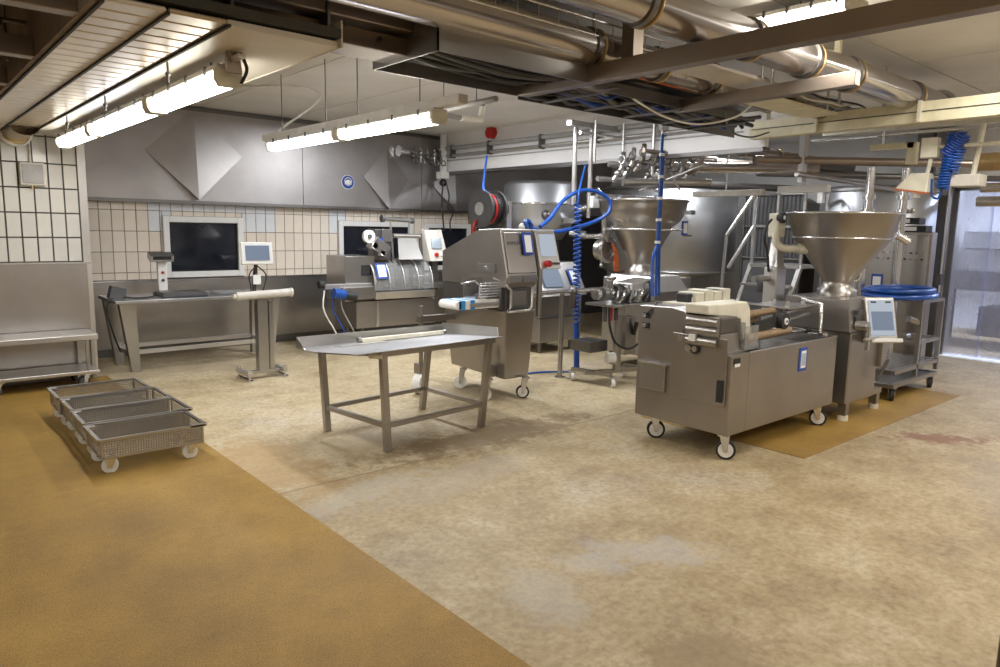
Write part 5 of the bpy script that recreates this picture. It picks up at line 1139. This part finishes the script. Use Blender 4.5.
G().obox(on_console(0, -.068, .01), (.235, .008, .32), (th, 0, tz)).build('screen', 'screen_lit', t)
G().obox(on_console(0, -.074, -.02), (.20, .006, .17), (th, 0, tz)).build('screen_image', 'screen_blue', t)
for x in (-.07, .07): G().obox(on_console(x, -.074, .15), (.05, .008, .014), (th, 0, tz)).build('screen_tab', 'black', t)
G().obox(on_console(0, -.085, -.20), (.30, .06, .035), (th, 0, tz)).build('console_lip', 'window_frame', t, bevel=.008)
G().cyl((6.46, 2.56, .87), (6.46, 2.66, .87), .04, n=16).box(6.445, 6.475, 2.54, 2.57, .66, .87).build('knee_lever', 'steel_light', t); G().cyl((6.38, 2.55, .76), (6.62, 2.53, .76), .012).build('lever_bar', 'steel_bright', t)
G().bar((6.86, 2.60, .34), (6.98, 2.56, .52), .02).build('grab_handle', 'steel_dark', t)
for x, y in ((6.44, 2.70), (7.15, 2.72), (6.44, 3.22), (7.10, 3.22)):
    G().bar((x, y, .05), (x, y, .2), .07).build('leg', 'steel_mach', t); G().cyl((x, y, 0), (x, y, .05), .045).build('foot', 'cream_plastic', t)
G().bar((6.40, 2.70, .19), (7.18, 2.70, .19), .06, .05).build('base_bar', 'steel_mach', t)
G().cyl((6.47, 2.655, .93), (6.47, 2.665, .93), .03).box(6.46, 6.56, 2.652, 2.662, .96, 1.0).build('badge', 'steel_dark', t)
# lifting arm and elbow at the left of the hopper
t = thing('suction_arm', (6.45, 3.5, 0), 'cream elbow pipe with a motor clamped at the left rim of the right hopper', 'pipework')
G().box(6.30, 6.44, 3.37, 3.47, 1.62, 1.84).build('head_block', 'cream_plastic', t, bevel=.012)
G().cyl((6.34, 3.34, 1.80), (6.34, 3.39, 1.80), .05).build('dial', 'black', t); G().cyl((6.34, 3.332, 1.80), (6.34, 3.34, 1.80), .02).build('dial_cap', 'paper', t)
G().tube(spline([(6.32, 3.40, 1.66), (6.32, 3.38, 1.56), (6.36, 3.32, 1.52), (6.46, 3.22, 1.52)]), .036).build('elbow', 'cream_plastic', t); G().cyl((6.44, 3.24, 1.52), (6.50, 3.18, 1.52), .05).build('flange', 'cream_plastic', t)
G().tube(spline([(6.26, 3.42, 1.78), (6.18, 3.42, 1.72), (6.16, 3.42, 1.60), (6.22, 3.42, 1.5), (6.24, 3.4, 1.3)]), .012).build('cable', 'black', t)
G().box(6.26, 6.44, 3.33, 3.46, 0, 1.34).build('column', 'steel_light', t, bevel=.01); G().hull([(6.28, 3.34, 1.34), (6.42, 3.34, 1.34), (6.42, 3.45, 1.34), (6.28, 3.45, 1.34)], [(6.33, 3.38, 1.64), (6.40, 3.38, 1.64), (6.40, 3.44, 1.64), (6.33, 3.44, 1.64)]).build('column_top', 'steel_light', t, bevel=.008)
G().lathe((6.40, 3.52, 1.10), [(.01, 0), (.07, 0), (.07, .12), (.05, .16), (.01, .17)], 20).build('float', 'dark_grey', t)
G().cyl((6.02, 3.42, 1.24), (6.27, 3.42, 1.24), .03).build('cross_tube', 'steel', t)

# ================================================================ front machine
t = thing('casing_machine', (5.35, 3.15, 0), 'large wheeled steel machine with open tray and white guard in the right foreground', 'machine')
x0, x1, y0, y1, zb = 4.53, 6.20, 2.70, 3.54, .19
# lower tub with open tray: walls and tray floor
G().prism([(y0, zb), (y1, zb), (y1, .70), (y0, .70)], 'x', x0+.24, x1).build('tub', 'steel_mach', t, bevel=.006)
G().box(x0+.24, x1, y0, y0+.012, .70, .785).build('tray_wall', 'steel_mach', t); G().box(x1-.012, x1, y0, y1, .70, .785).build('tray_wall', 'steel_mach', t)
G().box(x0+.24, x1, y1-.02, y1, .70, .88).build('tray_wall', 'steel_mach', t); G().box(x0+.24, x1-.012, y0+.012, y1-.02, .70, .705).build('tray_floor', 'steel_dark', t)
G().tube([(x0+.24, y0+.004, .787), (x1-.004, y0+.004, .787), (x1-.004, y1, .787)], .007, 6).build('tray_rim', 'steel_light', t)
# tall drive housing with stepped end face
prof = [(y0, zb), (y1, zb), (y1, 1.075), (y1-.30, 1.085), (y0+.40, 1.06), (y0+.36, .94), (y0+.10, .925), (y0+.08, .79), (y0, .785)]
G().prism(prof, 'x', x0, x0+.24).build('drive_housing', 'steel_mach', t, bevel=.006)
G().box(x0-.016, x0, y0+.03, y0+.50, .40, .90).build('end_cover', 'steel_mach', t, bevel=.005)
G().box(x0-.022, x0, y0+.55, y0+.79, .42, .63).build('hatch', 'steel', t, bevel=.004); G().box(x0-.035, x0, y0+.54, y0+.80, .625, .64).build('hatch_grip', 'steel_bright', t)
G().cyl((x0-.035, y0+.29, .80), (x0-.014, y0+.29, .80), .038, n=24).build('lock_ring', 'black', t); G().cyl((x0-.04, y0+.29, .80), (x0-.034, y0+.29, .80), .022, n=16).build('lock', 'steel_bright', t)
G().box(x0-.04, x0-.014, y0+.045, y0+.085, .44, .60).build('latch_handle', 'black', t)
for z in (1.0, .92):
    G().box(x0-.008, x0, y1-.11, y1-.05, z-.022, z+.022).build('plug_plate', 'black', t); G().cyl((x0-.03, y1-.075, z), (x0-.008, y1-.075, z), .016).build('plug', 'steel_bright', t)
G().box(x0+.03, x0+.11, y0-.006, y0, .72, .76).build('rating_plate', 'black', t); G().box(x0+.035, x0+.105, y0-.008, y0-.004, .70, .722).build('rating_plate', 'paper', t)
G().box(5.53, 5.655, y0-.006, y0, .555, .745).build('notice_frame', 'blue_paint', t); G().box(5.555, 5.63, y0-.010, y0-.004, .58, .72).build('notice', 'paper', t)
G().box(5.562, 5.623, y0-.0115, y0-.009, .60, .70).build('notice_print', 'paper_print', t)
# mechanics over the tray
G().box(x0-.012, x0+.02, y0+.12, y0+.42, .80, .935).build('gear_cover', 'steel_dark', t)
G().box(x0+.0, x0+.22, y0+.10, y0+.40, .925, 1.045).build('gear_box', 'steel_dark', t, bevel=.01)
for z in (.86, .94, 1.01): G().cyl((x0-.012, y0+.11, z), (x0-.012, y0+.37, z), .038, n=18).build('drum_roller', 'steel_mach', t, bevel=.004)
G().cyl((x0-.07, y0+.40, .87), (x0-.02, y0+.40, .87), .024).cyl((x0-.05, y0+.34, .80), (x0-.0, y0+.34, .80), .026).build('knob', 'steel_bright', t)
G().box(x0-.06, x0-.03, y0+.28, y0+.33, .86, .91).build('sensor', 'paper', t)
L_ = [(x0-.02, 1.13), (5.04, 1.13), (5.09, 1.07), (5.12, .84), (5.00, .83), (4.96, 1.0), (x0+.30, 1.02), (x0-.02, 1.06)]
G().prism(L_, 'y', y0+.20, y0+.40).build('white_guard', 'cream_plastic', t, bevel=.01)
for k in range(4): G().box(4.95+.13*k, 5.06+.13*k, y1-.24, y1-.06, 1.09, 1.17+.015*(k%2)).build('white_block', 'cream_plastic', t, bevel=.008)
G().box(4.77, 5.5, y1-.26, y1-.04, 1.07, 1.09).build('block_plate', 'cream_plastic', t)
G().box(x0+.26, x0+.262, y0+.06, y0+.42, .79, 1.0).box(x0+.26, x0+.45, y0+.06, y0+.064, .79, .97).build('clear_shield', 'clear_cover', t)
for y, z, r, xa, xb in ((y0+.30, 1.00, .030, 4.95, 5.62), (y0+.36, .93, .028, 4.95, 5.45), (y0+.20, .84, .034, 5.05, 5.72), (y0+.44, .90, .022, 4.9, 5.5)):
    G().cyl((xa, y, z), (xb, y, z+.015), r, n=12).build('casing_rod', 'brown_rod', t)
    G().cyl((xa-.03, y, z), (xa+.04, y, z), r+.012, n=12).build('rod_socket', 'brass', t)
G().hull([(5.20, y0+.22, .86), (5.62, y0+.22, .90), (5.62, y0+.24, .90), (5.20, y0+.24, .86)], [(5.20, y0+.22, .95), (5.62, y0+.22, .99), (5.62, y0+.24, .99), (5.20, y0+.24, .95)]).build('drive_belt', 'black_rubber', t)
G().cyl((5.60, y0+.17, .94), (5.60, y0+.26, .94), .065, n=24).build('pulley', 'black', t); G().cyl((5.60, y0+.16, .94), (5.60, y0+.17, .94), .028, n=20).build('pulley_disc', 'paper', t); G().cyl((5.60, y0+.155, .94), (5.60, y0+.16, .94), .010, n=10).build('pulley_bolt', 'black', t)
G().cyl((5.66, y0+.22, 1.0), (6.22, y0+.28, 1.02), .022).cyl((5.66, y0+.22, .93), (6.22, y0+.28, .95), .016).cyl((5.62, y0+.2, .84), (6.05, y0+.2, .83), .014).build('guide_rod', 'steel_bright', t)
G().cyl((6.02, y0+.2, .83), (6.08, y0+.2, .83), .025).build('rod_end', 'black', t)
G().hull([(5.65, y0+.18, 1.03), (6.15, y0+.18, 1.03), (6.15, y0+.55, 1.03), (5.65, y0+.55, 1.03)], [(5.65, y0+.18, 1.05), (6.15, y0+.18, 1.05), (6.15, y0+.55, 1.05), (5.65, y0+.55, 1.05)]).build('top_plate', 'steel', t, bevel=.006)
for x, y in ((5.78, .26), (6.02, .24), (5.9, .45)): G().cyl((x, y0+y, 1.05), (x, y0+y, 1.09), .022).build('thumb_screw', 'steel_bright', t)
G().tube([(6.08, y0+.1, .79), (6.10, y0+.12, 1.06), (6.12, y0+.3, 1.10)], .018).cyl((6.08, y0+.07, .785), (6.08, y0+.07, .82), .035).build('guard_post', 'steel_bright', t)
G().hull([(5.15, y0+.3, .71), (5.45, y0+.3, .71), (5.45, y0+.5, .71), (5.15, y0+.5, .71)], [(5.20, y0+.34, .86), (5.40, y0+.34, .86), (5.40, y0+.46, .86), (5.20, y0+.46, .86)]).build('bearing_block', 'steel', t, bevel=.006)
G().hull([(4.80, y0+.55, .80), (5.95, y0+.55, .80), (5.95, y0+.58, .80), (4.80, y0+.58, .80)], [(4.80, y0+.60, 1.06), (5.4, y0+.60, 1.06), (5.4, y0+.63, 1.06), (4.80, y0+.63, 1.06)]).build('rear_plate', 'steel', t)
for x, z in ((4.90, 1.10), (5.30, 1.12)): G().box(x, x+.16, y1-.20, y1-.08, z-.04, z+.06).build('motor_block', 'black', t, bevel=.01); G().box(x+.04, x+.12, y1-.21, y1-.20, z-.02, z+.03).build('motor_label', 'paper', t)
G().cyl((4.98, y1-.14, .70), (4.98, y1-.14, 1.08), .02).cyl((5.38, y1-.14, .70), (5.38, y1-.14, 1.10), .02).build('motor_post', 'steel', t)
G().tube(spline([(x0+.0, y1-.06, 1.0), (x0-.02, y1-.12, 1.04), (x0+.10, y1-.1, 1.10)]), .008).build('cable', 'black', t)
for x, y, a in ((x0+.10, y1-.12, 2.3), (x0+.06, y0+.06, 2.1), (x1-.12, y0+.08, 2.0), (x1-.12, y1-.12, .5)):
    w_ = caster(t, x, y, .072, .192, a, 'white_plastic', 'black_rubber', .036, off=.02)
# dark post corner at the lower right edge of the view
o = G().box(1.783, 1.86, .31, .375, 0, .80).build('corner_post', 'steel_dark', None, 'brownish steel post end cut off at the bottom right corner', 'post', bevel=.01)
